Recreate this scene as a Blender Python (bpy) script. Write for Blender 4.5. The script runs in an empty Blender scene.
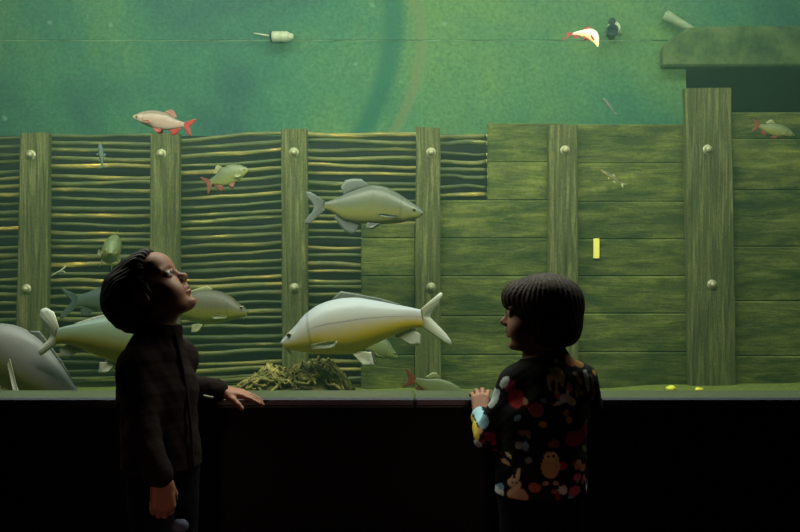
import bpy, math, random
import numpy as np
from mathutils import Vector, Matrix, noise as mnoise

scene = bpy.context.scene
COL = scene.collection
F, EYE = 858.0, 1.03
random.seed(7)


def P(x, y, Y):
    """A point of the place at distance Y, from where the photograph shows it."""
    return Vector(((x - 400.0) / F * Y, Y, EYE - (y - 266.0) / F * Y))


def lin(r, g, b):
    f = lambda c: (c / 255.0 / 12.92) if c <= 10.3 else ((c / 255.0 + 0.055) / 1.055) ** 2.4
    return (f(r), f(g), f(b), 1.0)


# ------------------------------------------------------------------ materials
class NT:
    def __init__(self, name):
        self.m = bpy.data.materials.new(name)
        self.m.use_nodes = True
        self.n = self.m.node_tree.nodes
        self.l = self.m.node_tree.links
        self.b = self.n["Principled BSDF"]

    def node(self, t, **kw):
        nd = self.n.new(t)
        for k, v in kw.items():
            setattr(nd, k, v)
        return nd

    def link(self, a, b):
        self.l.new(a, b)

    def coords(self, scale=(1, 1, 1), kind="Object", vary=False):
        tc = self.node("ShaderNodeTexCoord")
        mp = self.node("ShaderNodeMapping")
        mp.inputs["Scale"].default_value = scale
        self.link(tc.outputs[kind], mp.inputs["Vector"])
        if vary:
            oi = self.node("ShaderNodeObjectInfo")
            mu = self.node("ShaderNodeMath", operation="MULTIPLY")
            mu.inputs[1].default_value = 37.0
            self.link(oi.outputs["Random"], mu.inputs[0])
            cx = self.node("ShaderNodeCombineXYZ")
            for i in range(3):
                self.link(mu.outputs[0], cx.inputs[i])
            self.link(cx.outputs[0], mp.inputs["Location"])
        return mp.outputs["Vector"]

    def noise(self, vec, scale=5, detail=6, rough=0.6, dist=0.0):
        nz = self.node("ShaderNodeTexNoise")
        nz.inputs["Scale"].default_value = scale
        nz.inputs["Detail"].default_value = detail
        nz.inputs["Roughness"].default_value = rough
        nz.inputs["Distortion"].default_value = dist
        self.link(vec, nz.inputs["Vector"])
        return nz.outputs["Fac"]

    def ramp(self, fac, stops):
        r = self.node("ShaderNodeValToRGB")
        e = r.color_ramp.elements
        e[0].position, e[0].color = stops[0]
        e[1].position, e[1].color = stops[-1]
        for p, c in stops[1:-1]:
            q = e.new(p)
            q.color = c
        self.link(fac, r.inputs["Fac"])
        return r.outputs["Color"]

    def mix(self, fac, a, b, mode="MIX"):
        mx = self.node("ShaderNodeMix", data_type="RGBA", blend_type=mode)
        for i, v in ((0, fac), (6, a), (7, b)):
            if hasattr(v, "default_value"):
                self.link(v, mx.inputs[i])
            else:
                mx.inputs[i].default_value = v
        return mx.outputs[2]

    def bump(self, h, strength=0.3, dist=0.01):
        bp = self.node("ShaderNodeBump")
        bp.inputs["Strength"].default_value = strength
        bp.inputs["Distance"].default_value = dist
        self.link(h, bp.inputs["Height"])
        self.link(bp.outputs["Normal"], self.b.inputs["Normal"])

    def col(self, c):
        if hasattr(c, "default_value"):
            self.link(c, self.b.inputs["Base Color"])
        else:
            self.b.inputs["Base Color"].default_value = c

    def set(self, rough=0.6, metal=0.0, spec=0.5):
        self.b.inputs["Roughness"].default_value = rough
        self.b.inputs["Metallic"].default_value = metal
        self.b.inputs["Specular IOR Level"].default_value = spec
        return self.m


def plain(name, c, rough=0.6, metal=0.0, spec=0.5, nscale=30, amt=0.25, bump=0.1):
    t = NT(name)
    v = t.coords(kind="Object")
    f = t.noise(v, nscale)
    d = tuple(x * (1 - amt) for x in c[:3]) + (1,)
    l = tuple(min(1, x * (1 + amt)) for x in c[:3]) + (1,)
    t.col(t.ramp(f, [(0.3, d), (0.7, l)]))
    if bump:
        t.bump(f, bump, 0.004)
    return t.set(rough, metal, spec)


def wood(name, axis, cols, algae, aamt=(0.45, 0.75), bstr=0.5, isl=0.0):
    t = NT(name)
    sc = {"x": (2.6, 17, 17), "z": (38, 38, 2.2)}[axis]
    v = t.coords(sc, vary=True)
    g = t.noise(v, 1.6, 8, 0.65, 0.6)
    c = t.ramp(g, [(0.28, cols[0]), (0.5, cols[1]), (0.72, cols[2])])
    v2 = t.coords((2.0, 2.0, 2.0) if axis == "z" else (1.7, 2.0, 5.0), vary=True)
    a = t.noise(v2, 2.2, 6, 0.7)
    fa = t.ramp(a, [(aamt[0], (0, 0, 0, 1)), (aamt[1], (1, 1, 1, 1))])
    c = t.mix(fa, c, algae)
    v3 = t.coords((1, 1, 1), vary=True)
    s = t.noise(v3, 90, 3, 0.7)
    fs = t.ramp(s, [(0.3, (0.72, 0.72, 0.72, 1)), (0.7, (1.2, 1.2, 1.2, 1))])
    c = t.mix(1.0, c, fs, "MULTIPLY")
    if isl:
        gi = t.node("ShaderNodeNewGeometry")
        c = t.mix(1.0, c, t.ramp(gi.outputs["Random Per Island"], [(0.0, (1 - isl, 1 - 0.7 * isl, 1 - isl, 1)), (1.0, (1 + isl, 1 + isl, 1 + 0.8 * isl, 1))]), "MULTIPLY")
    t.col(c)
    t.bump(g, bstr, 0.012)
    return t.set(0.75, spec=0.25)


# ------------------------------------------------------------------ mesh helpers
def mk(name, verts, faces, mats, parent=None, smooth=True, midx=None):
    me = bpy.data.meshes.new(name)
    me.from_pydata([tuple(v) for v in verts], [], [tuple(f) for f in faces])
    for m in (mats if isinstance(mats, (list, tuple)) else [mats]):
        me.materials.append(m)
    if midx is not None:
        me.polygons.foreach_set("material_index", list(map(int, midx)))
    me.polygons.foreach_set("use_smooth", [smooth] * len(me.polygons))
    me.update()
    o = bpy.data.objects.new(name, me)
    COL.objects.link(o)
    if parent is not None:
        o.parent = parent
    return o


def tag(o, label=None, cat=None, group=None, kind=None):
    if label:
        o["label"] = label
    if cat:
        o["category"] = cat
    if group:
        o["group"] = group
    if kind:
        o["kind"] = kind
    return o


def empty(name, loc):
    o = bpy.data.objects.new(name, None)
    o.empty_display_size = 0.05
    o.location = loc
    COL.objects.link(o)
    return o


class MB:
    """Collects vertices and faces of one mesh."""

    def __init__(self):
        self.v, self.f = [], []

    def add(self, vs, fs):
        b = len(self.v)
        self.v += [Vector(v) for v in vs]
        self.f += [tuple(b + i for i in f) for f in fs]

    def box(self, lo, hi, bev=0.0):
        x0, y0, z0 = lo
        x1, y1, z1 = hi
        if bev <= 0:
            vs = [(x, y, z) for z in (z0, z1) for y in (y0, y1) for x in (x0, x1)]
            fs = [(0, 2, 3, 1), (4, 5, 7, 6), (0, 1, 5, 4), (2, 6, 7, 3), (0, 4, 6, 2), (1, 3, 7, 5)]
            self.add(vs, fs)
            return
        vs, idx = [], {}
        for sx in (0, 1):
            for sy in (0, 1):
                for sz in (0, 1):
                    p = [x1 if sx else x0, y1 if sy else y0, z1 if sz else z0]
                    d = [-bev if sx else bev, -bev if sy else bev, -bev if sz else bev]
                    for a in range(3):
                        q = list(p)
                        for k in range(3):
                            if k != a:
                                q[k] += d[k]
                        idx[(sx, sy, sz, a)] = len(vs)
                        vs.append(q)
        fs = []
        for a in range(3):
            u, w = [k for k in range(3) if k != a]
            for s in (0, 1):
                q = []
                for su, sw in ((0, 0), (1, 0), (1, 1), (0, 1)):
                    c = [0, 0, 0]
                    c[a], c[u], c[w] = s, su, sw
                    q.append(idx[(c[0], c[1], c[2], a)])
                fs.append(q)
        for a in range(3):
            u, w = [k for k in range(3) if k != a]
            for su in (0, 1):
                for sw in (0, 1):
                    c0, c1 = [0, 0, 0], [0, 0, 0]
                    c0[u] = c1[u] = su
                    c0[w] = c1[w] = sw
                    c1[a] = 1
                    fs.append([idx[(*c0, u)], idx[(*c1, u)], idx[(*c1, w)], idx[(*c0, w)]])
        for sx in (0, 1):
            for sy in (0, 1):
                for sz in (0, 1):
                    fs.append([idx[(sx, sy, sz, a)] for a in range(3)])
        self.add(vs, fs)

    def tube(self, pts, rad, n=8, flat=1.0):
        pts = [Vector(p) for p in pts]
        m = len(pts)
        if not hasattr(rad, "__len__"):
            rad = [rad] * m
        vs, fs = [], []
        prev = None
        for i, p in enumerate(pts):
            t = (pts[min(i + 1, m - 1)] - pts[max(i - 1, 0)]).normalized()
            if prev is None:
                a = Vector((0, 0, 1)) if abs(t.z) < 0.9 else Vector((1, 0, 0))
                u = t.cross(a).normalized()
            else:
                u = (prev - t * prev.dot(t)).normalized()
            prev = u
            w = t.cross(u)
            for k in range(n):
                an = 2 * math.pi * k / n
                vs.append(p + (u * math.cos(an) + w * math.sin(an) * flat) * rad[i])
        for i in range(m - 1):
            for k in range(n):
                a, b = i * n + k, i * n + (k + 1) % n
                fs.append((a, b, b + n, a + n))
        fs.append(tuple(range(n - 1, -1, -1)))
        fs.append(tuple((m - 1) * n + k for k in range(n)))
        self.add(vs, fs)

    def lathe(self, prof, M, n=20):
        """prof: (along, radius) pairs turned about the local x axis, placed by M."""
        vs, fs = [], []
        for a, r in prof:
            for k in range(n):
                an = 2 * math.pi * k / n
                vs.append(M @ Vector((a, r * math.cos(an), r * math.sin(an))))
        for i in range(len(prof) - 1):
            for k in range(n):
                a, b = i * n + k, i * n + (k + 1) % n
                fs.append((a, b, b + n, a + n))
        fs.append(tuple(range(n - 1, -1, -1)))
        fs.append(tuple((len(prof) - 1) * n + k for k in range(n)))
        self.add(vs, fs)

    def prism(self, poly, y0, y1):
        n = len(poly)
        vs = [(x, y0, z) for x, z in poly] + [(x, y1, z) for x, z in poly]
        fs = [tuple(range(n)), tuple(range(2 * n - 1, n - 1, -1))]
        for i in range(n):
            j = (i + 1) % n
            fs.append((j, i, n + i, n + j))
        self.add(vs, fs)

    def build(self, name, mat, parent=None, smooth=False, fix=True):
        o = mk(name, self.v, self.f, mat, None, smooth)
        if fix:
            import bmesh
            bm = bmesh.new()
            bm.from_mesh(o.data)
            bmesh.ops.recalc_face_normals(bm, faces=bm.faces)
            bm.to_mesh(o.data)
            bm.free()
        if parent is not None:
            o.parent = parent
            o.matrix_parent_inverse = Matrix.Translation(-Vector(parent.location))
        return o


def settle(o, parent):
    o.parent = parent
    o.matrix_parent_inverse = Matrix.Translation(-Vector(parent.location))
    return o


# ------------------------------------------------------------------ palette
G = lin
M_post = wood("post_wood", "z", [lin(42, 44, 24), lin(80, 82, 46), lin(122, 120, 76)], lin(66, 78, 34), (0.5, 0.9), 0.9)
M_plank = wood("plank_wood", "x", [lin(58, 60, 30), lin(88, 92, 42), lin(118, 118, 56)], lin(36, 52, 20), (0.42, 0.66), 0.8, 0.24)

t = NT("wattle_bark")
v = t.coords((3, 30, 30), vary=True)
g = t.noise(v, 1.4, 6, 0.65)
oi = t.node("ShaderNodeObjectInfo")
c = t.ramp(g, [(0.30, lin(48, 54, 34)), (0.50, lin(92, 92, 52)), (0.60, lin(122, 112, 58)), (0.645, lin(160, 136, 66)), (0.69, lin(236, 206, 112))])
dk = t.ramp(oi.outputs["Random"], [(0.0, (0.4, 0.55, 0.48, 1)), (0.55, (0.75, 0.85, 0.72, 1)), (1.0, (1.5, 1.35, 0.95, 1))])
c = t.mix(1.0, c, dk, "MULTIPLY")
t.col(c)
t.bump(g, 0.4, 0.006)
M_rod = t.set(0.6, spec=0.4)
M_cut = plain("cut_wood", lin(205, 195, 150), 0.7)

t = NT("tank_concrete")
v = t.coords((1, 1, 1))
n1 = t.noise(v, 0.9, 4, 0.55, 0.4)
n2 = t.noise(v, 44, 7, 0.75)
c = t.ramp(n1, [(0.30, lin(46, 84, 86)), (0.48, lin(68, 118, 92)), (0.68, lin(106, 138, 84))])
f2 = t.ramp(n2, [(0.32, (0.58, 0.64, 0.66, 1)), (0.68, (1.2, 1.16, 1.1, 1))])
c = t.mix(1.0, c, f2, "MULTIPLY")
vo = t.node("ShaderNodeTexVoronoi", feature="F1")
vo.inputs["Scale"].default_value = 7.0
t.link(v, vo.inputs["Vector"])
n3 = t.noise(v, 1.3, 2, 0.5)
sp = t.ramp(vo.outputs["Distance"], [(0.07, (1, 1, 1, 1)), (0.13, (0, 0, 0, 1))])
pa = t.ramp(n3, [(0.5, (0, 0, 0, 1)), (0.62, (0.55, 0.55, 0.55, 1))])
fs = t.mix(1.0, sp, pa, "MULTIPLY")
c = t.mix(fs, c, lin(140, 172, 150))
sx = t.node("ShaderNodeSeparateXYZ"); t.link(v, sx.inputs[0])
def mth(op, a, b_):
    m = t.node("ShaderNodeMath", operation=op)
    for i, q in enumerate((a, b_)):
        if hasattr(q, "default_value"):
            t.link(q, m.inputs[i])
        else:
            m.inputs[i].default_value = q
    return m.outputs[0]
for cx_, z0_, kk_, wd_, col_, amt_ in ((394, 20, 0.0025, 15, lin(30, 92, 78), 0.75), (421, 40, 0.0032, 8, lin(116, 122, 84), 0.6)):  # curved bands: an arch reflected in the glass, painted into the wall colour
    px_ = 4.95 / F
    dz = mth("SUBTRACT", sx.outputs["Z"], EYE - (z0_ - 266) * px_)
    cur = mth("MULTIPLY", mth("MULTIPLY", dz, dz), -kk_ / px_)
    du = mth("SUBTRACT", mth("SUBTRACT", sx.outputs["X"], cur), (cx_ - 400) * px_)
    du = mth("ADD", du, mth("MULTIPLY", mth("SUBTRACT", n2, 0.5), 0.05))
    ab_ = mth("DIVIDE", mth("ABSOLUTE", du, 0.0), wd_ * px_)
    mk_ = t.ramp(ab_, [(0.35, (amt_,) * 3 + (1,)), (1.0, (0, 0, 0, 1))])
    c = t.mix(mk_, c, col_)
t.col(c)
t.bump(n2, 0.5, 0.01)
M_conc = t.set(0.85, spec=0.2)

t = NT("lintel_concrete")
v = t.coords((1, 1, 1))
n1 = t.noise(v, 5, 7, 0.7)
n2 = t.noise(v, 22, 5, 0.7)
c = t.ramp(n1, [(0.3, lin(46, 64, 40)), (0.5, lin(88, 104, 60)), (0.7, lin(120, 124, 80))])
c = t.mix(t.ramp(n2, [(0.28, (1, 1, 1, 1)), (0.4, (0, 0, 0, 1))]), c, lin(50, 70, 50))
t.col(c)
t.bump(n2, 0.5, 0.01)
M_lintel = t.set(0.85, spec=0.2)

M_dark = plain("shade_backing", lin(6, 14, 18), 0.95, nscale=14)  # near-black: shade of the stick gaps and the opening put into the colour
M_bed = plain("mossy_gravel", lin(92, 102, 34), 0.9, nscale=60, amt=0.5, bump=0.6)
M_black = plain("black_paint", lin(14, 14, 17), 0.7, spec=0.2, nscale=8, amt=0.1, bump=0)
M_room = plain("dark_plaster", lin(34, 32, 34), 0.9, spec=0.1, nscale=8, bump=0)
M_floor = plain("dark_floor", lin(30, 28, 28), 0.6, spec=0.2, nscale=12, bump=0)
M_sill = plain("sill_metal", lin(74, 80, 58), 0.42, 0.0, 0.5, nscale=40, amt=0.06, bump=0.02)
M_lip = plain("sill_lip", lin(50, 54, 72), 0.4, 0.0, 0.5, nscale=40, amt=0.05, bump=0)
M_bolt = plain("bolt_steel", lin(150, 146, 112), 0.45, 0.35, 0.5, nscale=120, amt=0.3)

# ------------------------------------------------------------------ setting
def structure(name, mb, mat, smooth=False):
    o = mb.build(name, mat, None, smooth)
    o["kind"] = "structure"
    return o


SILL_Z = 0.628
GY = 2.735
b = MB(); b.box((-3.2, -2.2, -0.1), (3.2, 2.66, 0.0)); structure("floor", b, M_floor)
b = MB(); b.box((-3.2, -2.2, 3.6), (3.2, 6.6, 3.7)); structure("ceiling", b, M_room)
b = MB(); b.box((-3.3, -2.2, -0.1), (-3.2, 6.6, 3.6)); structure("wall_left", b, M_room)
b = MB(); b.box((3.2, -2.2, -0.1), (3.3, 6.6, 3.6)); structure("wall_right", b, M_room)
b = MB(); b.box((-3.2, -2.3, -0.1), (3.2, -2.2, 3.6)); structure("wall_rear", b, M_room)
b = MB()
b.box((-3.2, 2.66, 0.0), (3.2, 2.775, SILL_Z - 0.03))
structure("wall_front", b, M_black)
b = MB(); b.box((-3.2, 2.64, 2.0), (3.2, 2.775, 3.6)); structure("wall_lintel", b, M_black)
# the sill: two lengths of ledge that meet in a joint, each with a rolled front lip
SJ = P(414.5, 396, 2.7).x
for nm, x0, x1 in (("trim_1", -3.2, SJ - 0.0012), ("trim_2", SJ + 0.0012, 3.2)):
    b = MB(); b.box((x0, 2.61, SILL_Z - 0.03), (x1, 2.775, SILL_Z), 0.003)
    o = structure(nm, b, M_sill)
    b = MB(); b.box((x0, 2.598, SILL_Z - 0.024), (x1, 2.618, SILL_Z + 0.0015), 0.005)
    b.build("front_lip", M_lip, o)
# glass
t = NT("clear_glass")
tr = t.node("ShaderNodeBsdfTransparent")
tr.inputs["Color"].default_value = (0.95, 0.985, 0.965, 1)
t.link(tr.outputs[0], t.n["Material Output"].inputs["Surface"])
M_glass = t.m
b = MB(); b.box((-3.2, GY, SILL_Z + 0.001), (3.2, GY + 0.03, 2.0)); structure("window_1", b, M_glass)

# tank shell
BED = 0.43
BW = 4.95
nx, ny = 90, 30
vs, fs = [], []
for j in range(ny + 1):
    for i in range(nx + 1):
        x = -3.2 + 6.4 * i / nx
        y = 2.775 + (4.4 - 2.775) * j / ny
        z = BED + 0.012 * mnoise.noise(Vector((x * 3, y * 3, 0)))
        z -= 0.15 * max(0.0, min(1.0, (3.95 - y) / 0.4))
        m = max(0.0, min(1.0, (x - 0.75) / 0.9)) * max(0, min(1, (y - 3.7) / 0.4))
        z += 0.026 * m
        vs.append((x, y, z))
for j in range(ny):
    for i in range(nx):
        a = j * (nx + 1) + i
        fs.append((a, a + 1, a + nx + 2, a + nx + 1))
o = mk("floor_tank", vs, fs, M_bed); o["kind"] = "structure"
b = MB(); b.box((-3.2, 2.775, 0.0), (3.2, 6.5, BED - 0.2)); structure("floor_tank_base", b, M_dark)
# far wall, with the dark mouth at the right under the lintel
ox = P(686, 0, BW).x
lz = P(0, 66, 4.87).z
seam = P(0, 40.5, BW).z
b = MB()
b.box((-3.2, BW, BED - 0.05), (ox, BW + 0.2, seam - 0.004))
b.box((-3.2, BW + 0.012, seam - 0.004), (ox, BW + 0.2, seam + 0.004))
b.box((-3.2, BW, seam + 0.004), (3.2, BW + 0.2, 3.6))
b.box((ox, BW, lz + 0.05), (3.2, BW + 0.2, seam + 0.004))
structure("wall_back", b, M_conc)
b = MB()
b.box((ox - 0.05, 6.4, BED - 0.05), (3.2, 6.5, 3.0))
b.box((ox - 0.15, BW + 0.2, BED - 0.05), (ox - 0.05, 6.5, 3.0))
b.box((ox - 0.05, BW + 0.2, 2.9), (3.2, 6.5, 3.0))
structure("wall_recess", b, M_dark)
# near-black backing added behind the revetment to keep the stick gaps dark
b = MB()
b.box((-3.2, 4.5, BED - 0.2), (P(493, 0, 4.5).x, BW, P(0, 136, 4.5).z))
b.box((P(493, 0, 4.5).x, 4.5, BED - 0.2), (P(712, 0, 4.5).x, BW, P(0, 127, 4.5).z))
b.box((P(712, 0, 4.5).x, 4.5, BED - 0.2), (3.2, BW, P(0, 115, 4.5).z))
structure("wall_shade_backing", b, M_dark)
# mortar line on the far wall: a thin pale bead
M_bead = plain("pale_bead", lin(112, 146, 108), 0.7, nscale=9, amt=0.6)
b = MB()
pts = [(-3.15 + i * 0.1, BW + 0.004, seam + 0.0015 * math.sin(i * 1.7)) for i in range(int((P(663, 0, BW).x + 3.15) / 0.1) + 1)]
b.tube(pts, [0.0028 + 0.003 * mnoise.noise(Vector((i * 0.37, 0, 3))) for i in range(len(pts))], 6)
structure("trim_3", b, M_bead)
# water
t = NT("tank_water")
t.n.remove(t.b)
sc_ = t.node("ShaderNodeVolumeScatter")
sc_.inputs["Color"].default_value = (0.45, 0.86, 0.66, 1)
sc_.inputs["Density"].default_value = 0.04
sc_.inputs["Anisotropy"].default_value = 0.3
ab = t.node("ShaderNodeVolumeAbsorption")
ab.inputs["Color"].default_value = (0.35, 0.82, 0.66, 1)
ab.inputs["Density"].default_value = 0.07
ad = t.node("ShaderNodeAddShader")
t.link(sc_.outputs[0], ad.inputs[0]); t.link(ab.outputs[0], ad.inputs[1])
t.link(ad.outputs[0], t.n["Material Output"].inputs["Volume"])
M_water = t.m
b = MB(); b.box((-3.19, GY + 0.035, BED - 0.19), (3.19, 6.39, 2.95)); structure("water", b, M_water)

# lintel over the mouth
poly = [P(x, y, 4.87) for x, y in ((664, 66), (664, 46), (671, 38), (690, 27), (740, 25.5), (1010, 24), (1010, 66))]
b = MB(); b.prism([(p.x, p.z) for p in poly], 4.87, BW + 0.02)
o = b.build("concrete_lintel", M_lintel)
o.modifiers.new("bevel", "BEVEL").width = 0.012
tag(o, "algae-stained concrete lintel jutting over the dark opening at top right", "lintel")

# ------------------------------------------------------------------ posts
PY = 4.15
def post(name_label, xl, xr, xl2, xr2, ytop, bolts, cat="post"):
    base = P((xl2 + xr2) / 2, 390, PY); base.z = BED - 0.01; base.y = PY + 0.02
    root = empty("timber_post", base)
    tl, tr_ = P(xl, ytop, PY), P(xr, ytop, PY)
    bl, br = P(xl2, 390, PY), P(xr2, 390, PY)
    bl.z = br.z = BED - 0.01
    mb = MB()
    n = 26
    vs, fs = [], []
    ch = 0.006
    for i in range(n + 1):
        u = i / n
        l = bl.lerp(tl, u); r = br.lerp(tr_, u)
        wob = 0.004 * mnoise.noise(Vector((xl, u * 5, 0))); wob2 = 0.004 * mnoise.noise(Vector((xr, u * 5, 2)))
        x0, x1 = l.x + wob, r.x + wob2
        z = l.z
        ring = [(x0 + ch, PY), (x1 - ch, PY), (x1, PY + ch), (x1, PY + 0.045), (x0, PY + 0.045), (x0, PY + ch)]
        vs += [(a, y_, z + (0.006 * mnoise.noise(Vector((a * 30, y_ * 30, xl))) if i == n else 0)) for a, y_ in ring]
    for i in range(n):
        for k in range(6):
            a, c_ = i * 6 + k, i * 6 + (k + 1) % 6
            fs.append((a, c_, c_ + 6, a + 6))
    fs.append(tuple(range(5, -1, -1))); fs.append(tuple(n * 6 + k for k in range(6)))
    mb.add(vs, fs)
    mb.build("beam", M_post, root)
    for bx, by in bolts:
        p = P(bx, by, PY)
        mb = MB()
        Mx = Matrix.Translation(p) @ Matrix.Rotation(-math.pi / 2, 4, "Z")
        mb.lathe([(-0.004, 0.024), (0.003, 0.024), (0.0045, 0.022), (0.005, 0.0165), (0.011, 0.0165), (0.019, 0.0135), (0.024, 0.008), (0.0255, 0.003)], Mx, 18)
        mb.build("bolt", M_bolt, root, True)
    tag(root, name_label, cat, "upright timber posts of the revetment")
    return root


post("first timber post from the left edge of the tank, between woven stick panels", 20, 48, 14, 46, 133, [(31, 155), (26.5, 289)])
post("timber post rising directly behind the looking-up boy's head", 150, 179, 149, 178, 133, [(161.5, 154), (162, 288)])
post("timber post in line with the big pale carp's snout", 281, 307, 282, 308, 129, [(294, 152.5), (294.5, 288)])
post("timber post behind the big pale carp's tail, woven sticks to its left and planks low", 416, 440, 415, 441, 127, [(431, 152.5), (431, 287.5)])
post("slim timber post standing between plank panels above the bob-haired child", 549, 578, 549, 579, 125, [(565, 150.5), (565, 286)])
post("widest and tallest timber post, under the concrete lintel", 685, 732, 690, 737, 88, [(707.5, 149.5), (712, 284.5)])

# ------------------------------------------------------------------ wattle panels
def rod(x0, x1, za, zb, y, r, parent, seed, cutend=False):
    n = 16
    pts, rad = [], []
    A = random.uniform(-0.006, 0.006); B = random.uniform(-0.006, 0.006)
    for i in range(n + 1):
        u = i / n
        z = za + (zb - za) * u + A * math.sin(math.pi * u) + B * math.sin(2 * math.pi * u) + 0.0035 * mnoise.noise(Vector((u * 4, seed * 3.1, 0)))
        yy = y + 0.008 * math.sin(math.pi * u + seed) + 0.004 * mnoise.noise(Vector((u * 3, seed, 5)))
        pts.append((x0 + (x1 - x0) * u, yy, z))
        taper = 1.0 - 0.22 * (u if seed % 2 else 1 - u)
        rad.append(r * taper * (1 + 0.12 * mnoise.noise(Vector((u * 9, seed * 1.7, 9)))))
    mb = MB(); mb.tube(pts, rad, 9)
    o = mb.build("rod", M_rod, parent, True)
    if cutend:
        c_ = MB(); c_.tube([Vector(pts[-1]) - Vector((0.001, 0, 0)), Vector(pts[-1]) + Vector((0.003, 0, 0))], rad[-1] * 0.93, 9)
        c_.build("cut_end", M_cut, o, False)
    return o


def wattle(label, xl, xr, ytop, ybot, slope_top, slope_bot, cut=False, extra=0.0):
    WY = 4.266
    a, c_ = P(xl, 0, WY).x, P(xr, 0, WY).x
    ztop, zbot = P(0, ytop + 2.5, WY).z, P(0, ybot, WY).z
    root = empty("wattle_panel", ((a + c_) / 2, WY, max(BED, zbot)))
    pitch = 0.0405
    n = int(round((ztop - zbot) / pitch))
    for i in range(n + 1):
        u = i / max(1, n)
        z = ztop - (ztop - zbot) * u + random.uniform(-0.007, 0.007) * (0.3 if i == 0 else 1)
        s = slope_top + (slope_bot - slope_top) * u + random.uniform(-0.010, 0.010)
        d = s * (c_ - a) / 2
        z = max(z, BED + 0.03 + abs(d))
        rod(a, c_, z - d, z + d, WY + random.uniform(-0.006, 0.010), random.uniform(0.0092, 0.0145), root, int(xl * 7 + i * 13 + 5), cut)
    tag(root, label, "wattle panel", "woven stick panels between the posts")
    return root


wattle("narrow woven stick panel at the left picture edge, left of the first post", -60, 33, 136, 386, 0.03, 0.0)
wattle("woven stick panel crossed by the small vertical fish, left of the boy's head", 36, 163, 133, 386, -0.012, 0.0)
wattle("woven stick panel whose sticks climb to the right, beside the boy's face", 166, 293, 135.5, 386, 0.075, 0.02)
wattle("woven stick panel behind the grey bream's tail and big carp's head", 296, 427, 132, 386, -0.015, 0.0)
wattle("short woven stick panel with cut ends, above the planks", 430, 486.5, 133, 196, 0.0, 0.0, True)

# ------------------------------------------------------------------ plank panels
def planks(label, pieces):
    """pieces: (x left, x right, [seam heights top..bottom]) in one panel."""
    QY = 4.200
    mb = MB()
    xs = []
    for xl, xr, ys in pieces:
        for y0, y1 in zip(ys[:-1], ys[1:]):
            a, c_ = P(xl, y1, QY), P(xr, y0, QY)
            zl = max(a.z, BED - 0.01)
            off = random.uniform(0, 0.0015)
            k0 = len(mb.v)
            mb.box((a.x, QY + off, zl - 0.001), (c_.x, QY + 0.022 + off, c_.z - 0.0012), 0.006)
            for v_ in mb.v[k0:]:
                v_.y += 0.010 * (1 - (v_.z - zl) / max(0.01, c_.z - zl)) - 0.003
            xs += [a.x, c_.x]
    base = Vector(((min(xs) + max(xs)) / 2, QY + 0.02, BED))
    mb.v = [v_ - base for v_ in mb.v]
    o = mb.build("plank_panel", M_plank)
    o.location = base
    tag(o, label, "plank panel", "horizontal plank panels of the revetment")
    return o


planks("low stepped plank panel behind the big carp's tail and bob-haired child's face",
       [(361, 415.5, [224, 238, 276, 316, 355, 392]),
        (415.5, 564, [200, 238, 276, 316, 355, 392]),
        (487.5, 564, [123, 162, 200])])
planks("plank panel with a yellow tag, right of the bob-haired child's head", [(564.4, 711, [124, 163, 201.5, 239, 276, 313.5, 352, 392])])
planks("plank panel at the right picture edge, right of the widest post", [(711.4, 860, [112, 138.5, 190, 246.5, 301, 356, 392])])

# small things fixed to the woodwork and far wall
M_tag = plain("yellow_plastic", lin(240, 224, 110), 0.4, nscale=200, amt=0.05, bump=0)
a, c_ = P(593.5, 258.5, 4.19), P(599.5, 238.5, 4.19)
b = MB(); b.box((a.x, 4.188, a.z), (c_.x, 4.199, c_.z), 0.002)
tag(b.build("tag", M_tag), "small bright yellow upright tag on the planks above the child", "tag")

M_pipe = plain("pale_pipe", lin(196, 196, 160), 0.6, nscale=60, amt=0.2)
M_pipedark = plain("pipe_mouth", lin(16, 34, 44), 0.8)
M_pole = plain("pale_pole", lin(150, 160, 124), 0.7, nscale=30, amt=0.25)
# ribbed nozzle lying sideways
r_ = empty("inlet_nozzle", P(281, 37, BW - 0.05))
b = MB()
p = P(271, 36.6, BW - 0.06)
b.lathe([(0, 0.02), (0.004, 0.03), (0.05, 0.03), (0.052, 0.026), (0.056, 0.03), (0.094, 0.03), (0.098, 0.026), (0.102, 0.023), (0.125, 0.016), (0.128, 0.01)], Matrix.Translation(p), 16)
b.build("nozzle_body", M_pipe, r_, True)
b = MB(); b.lathe([(-0.006, 0.024), (0.0, 0.033), (0.006, 0.033), (0.008, 0.02)], Matrix.Translation(p), 16); b.build("collar", M_pipedark, r_, True)
b = MB(); b.tube([P(271, 36, BW - 0.06), P(264, 35, BW - 0.06), P(254, 33.2, BW - 0.06)], [0.005, 0.006, 0.004], 8); b.build("thin_pipe", M_pipe, r_, True)
b = MB(); b.tube([P(276, 36.5, BW - 0.06), P(276, 36.5, BW + 0.02)], 0.018, 10); b.build("bracket", M_pipedark, r_, True)
tag(r_, "ribbed pale nozzle lying sideways with a thin pipe, on the far wall", "nozzle")
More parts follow.
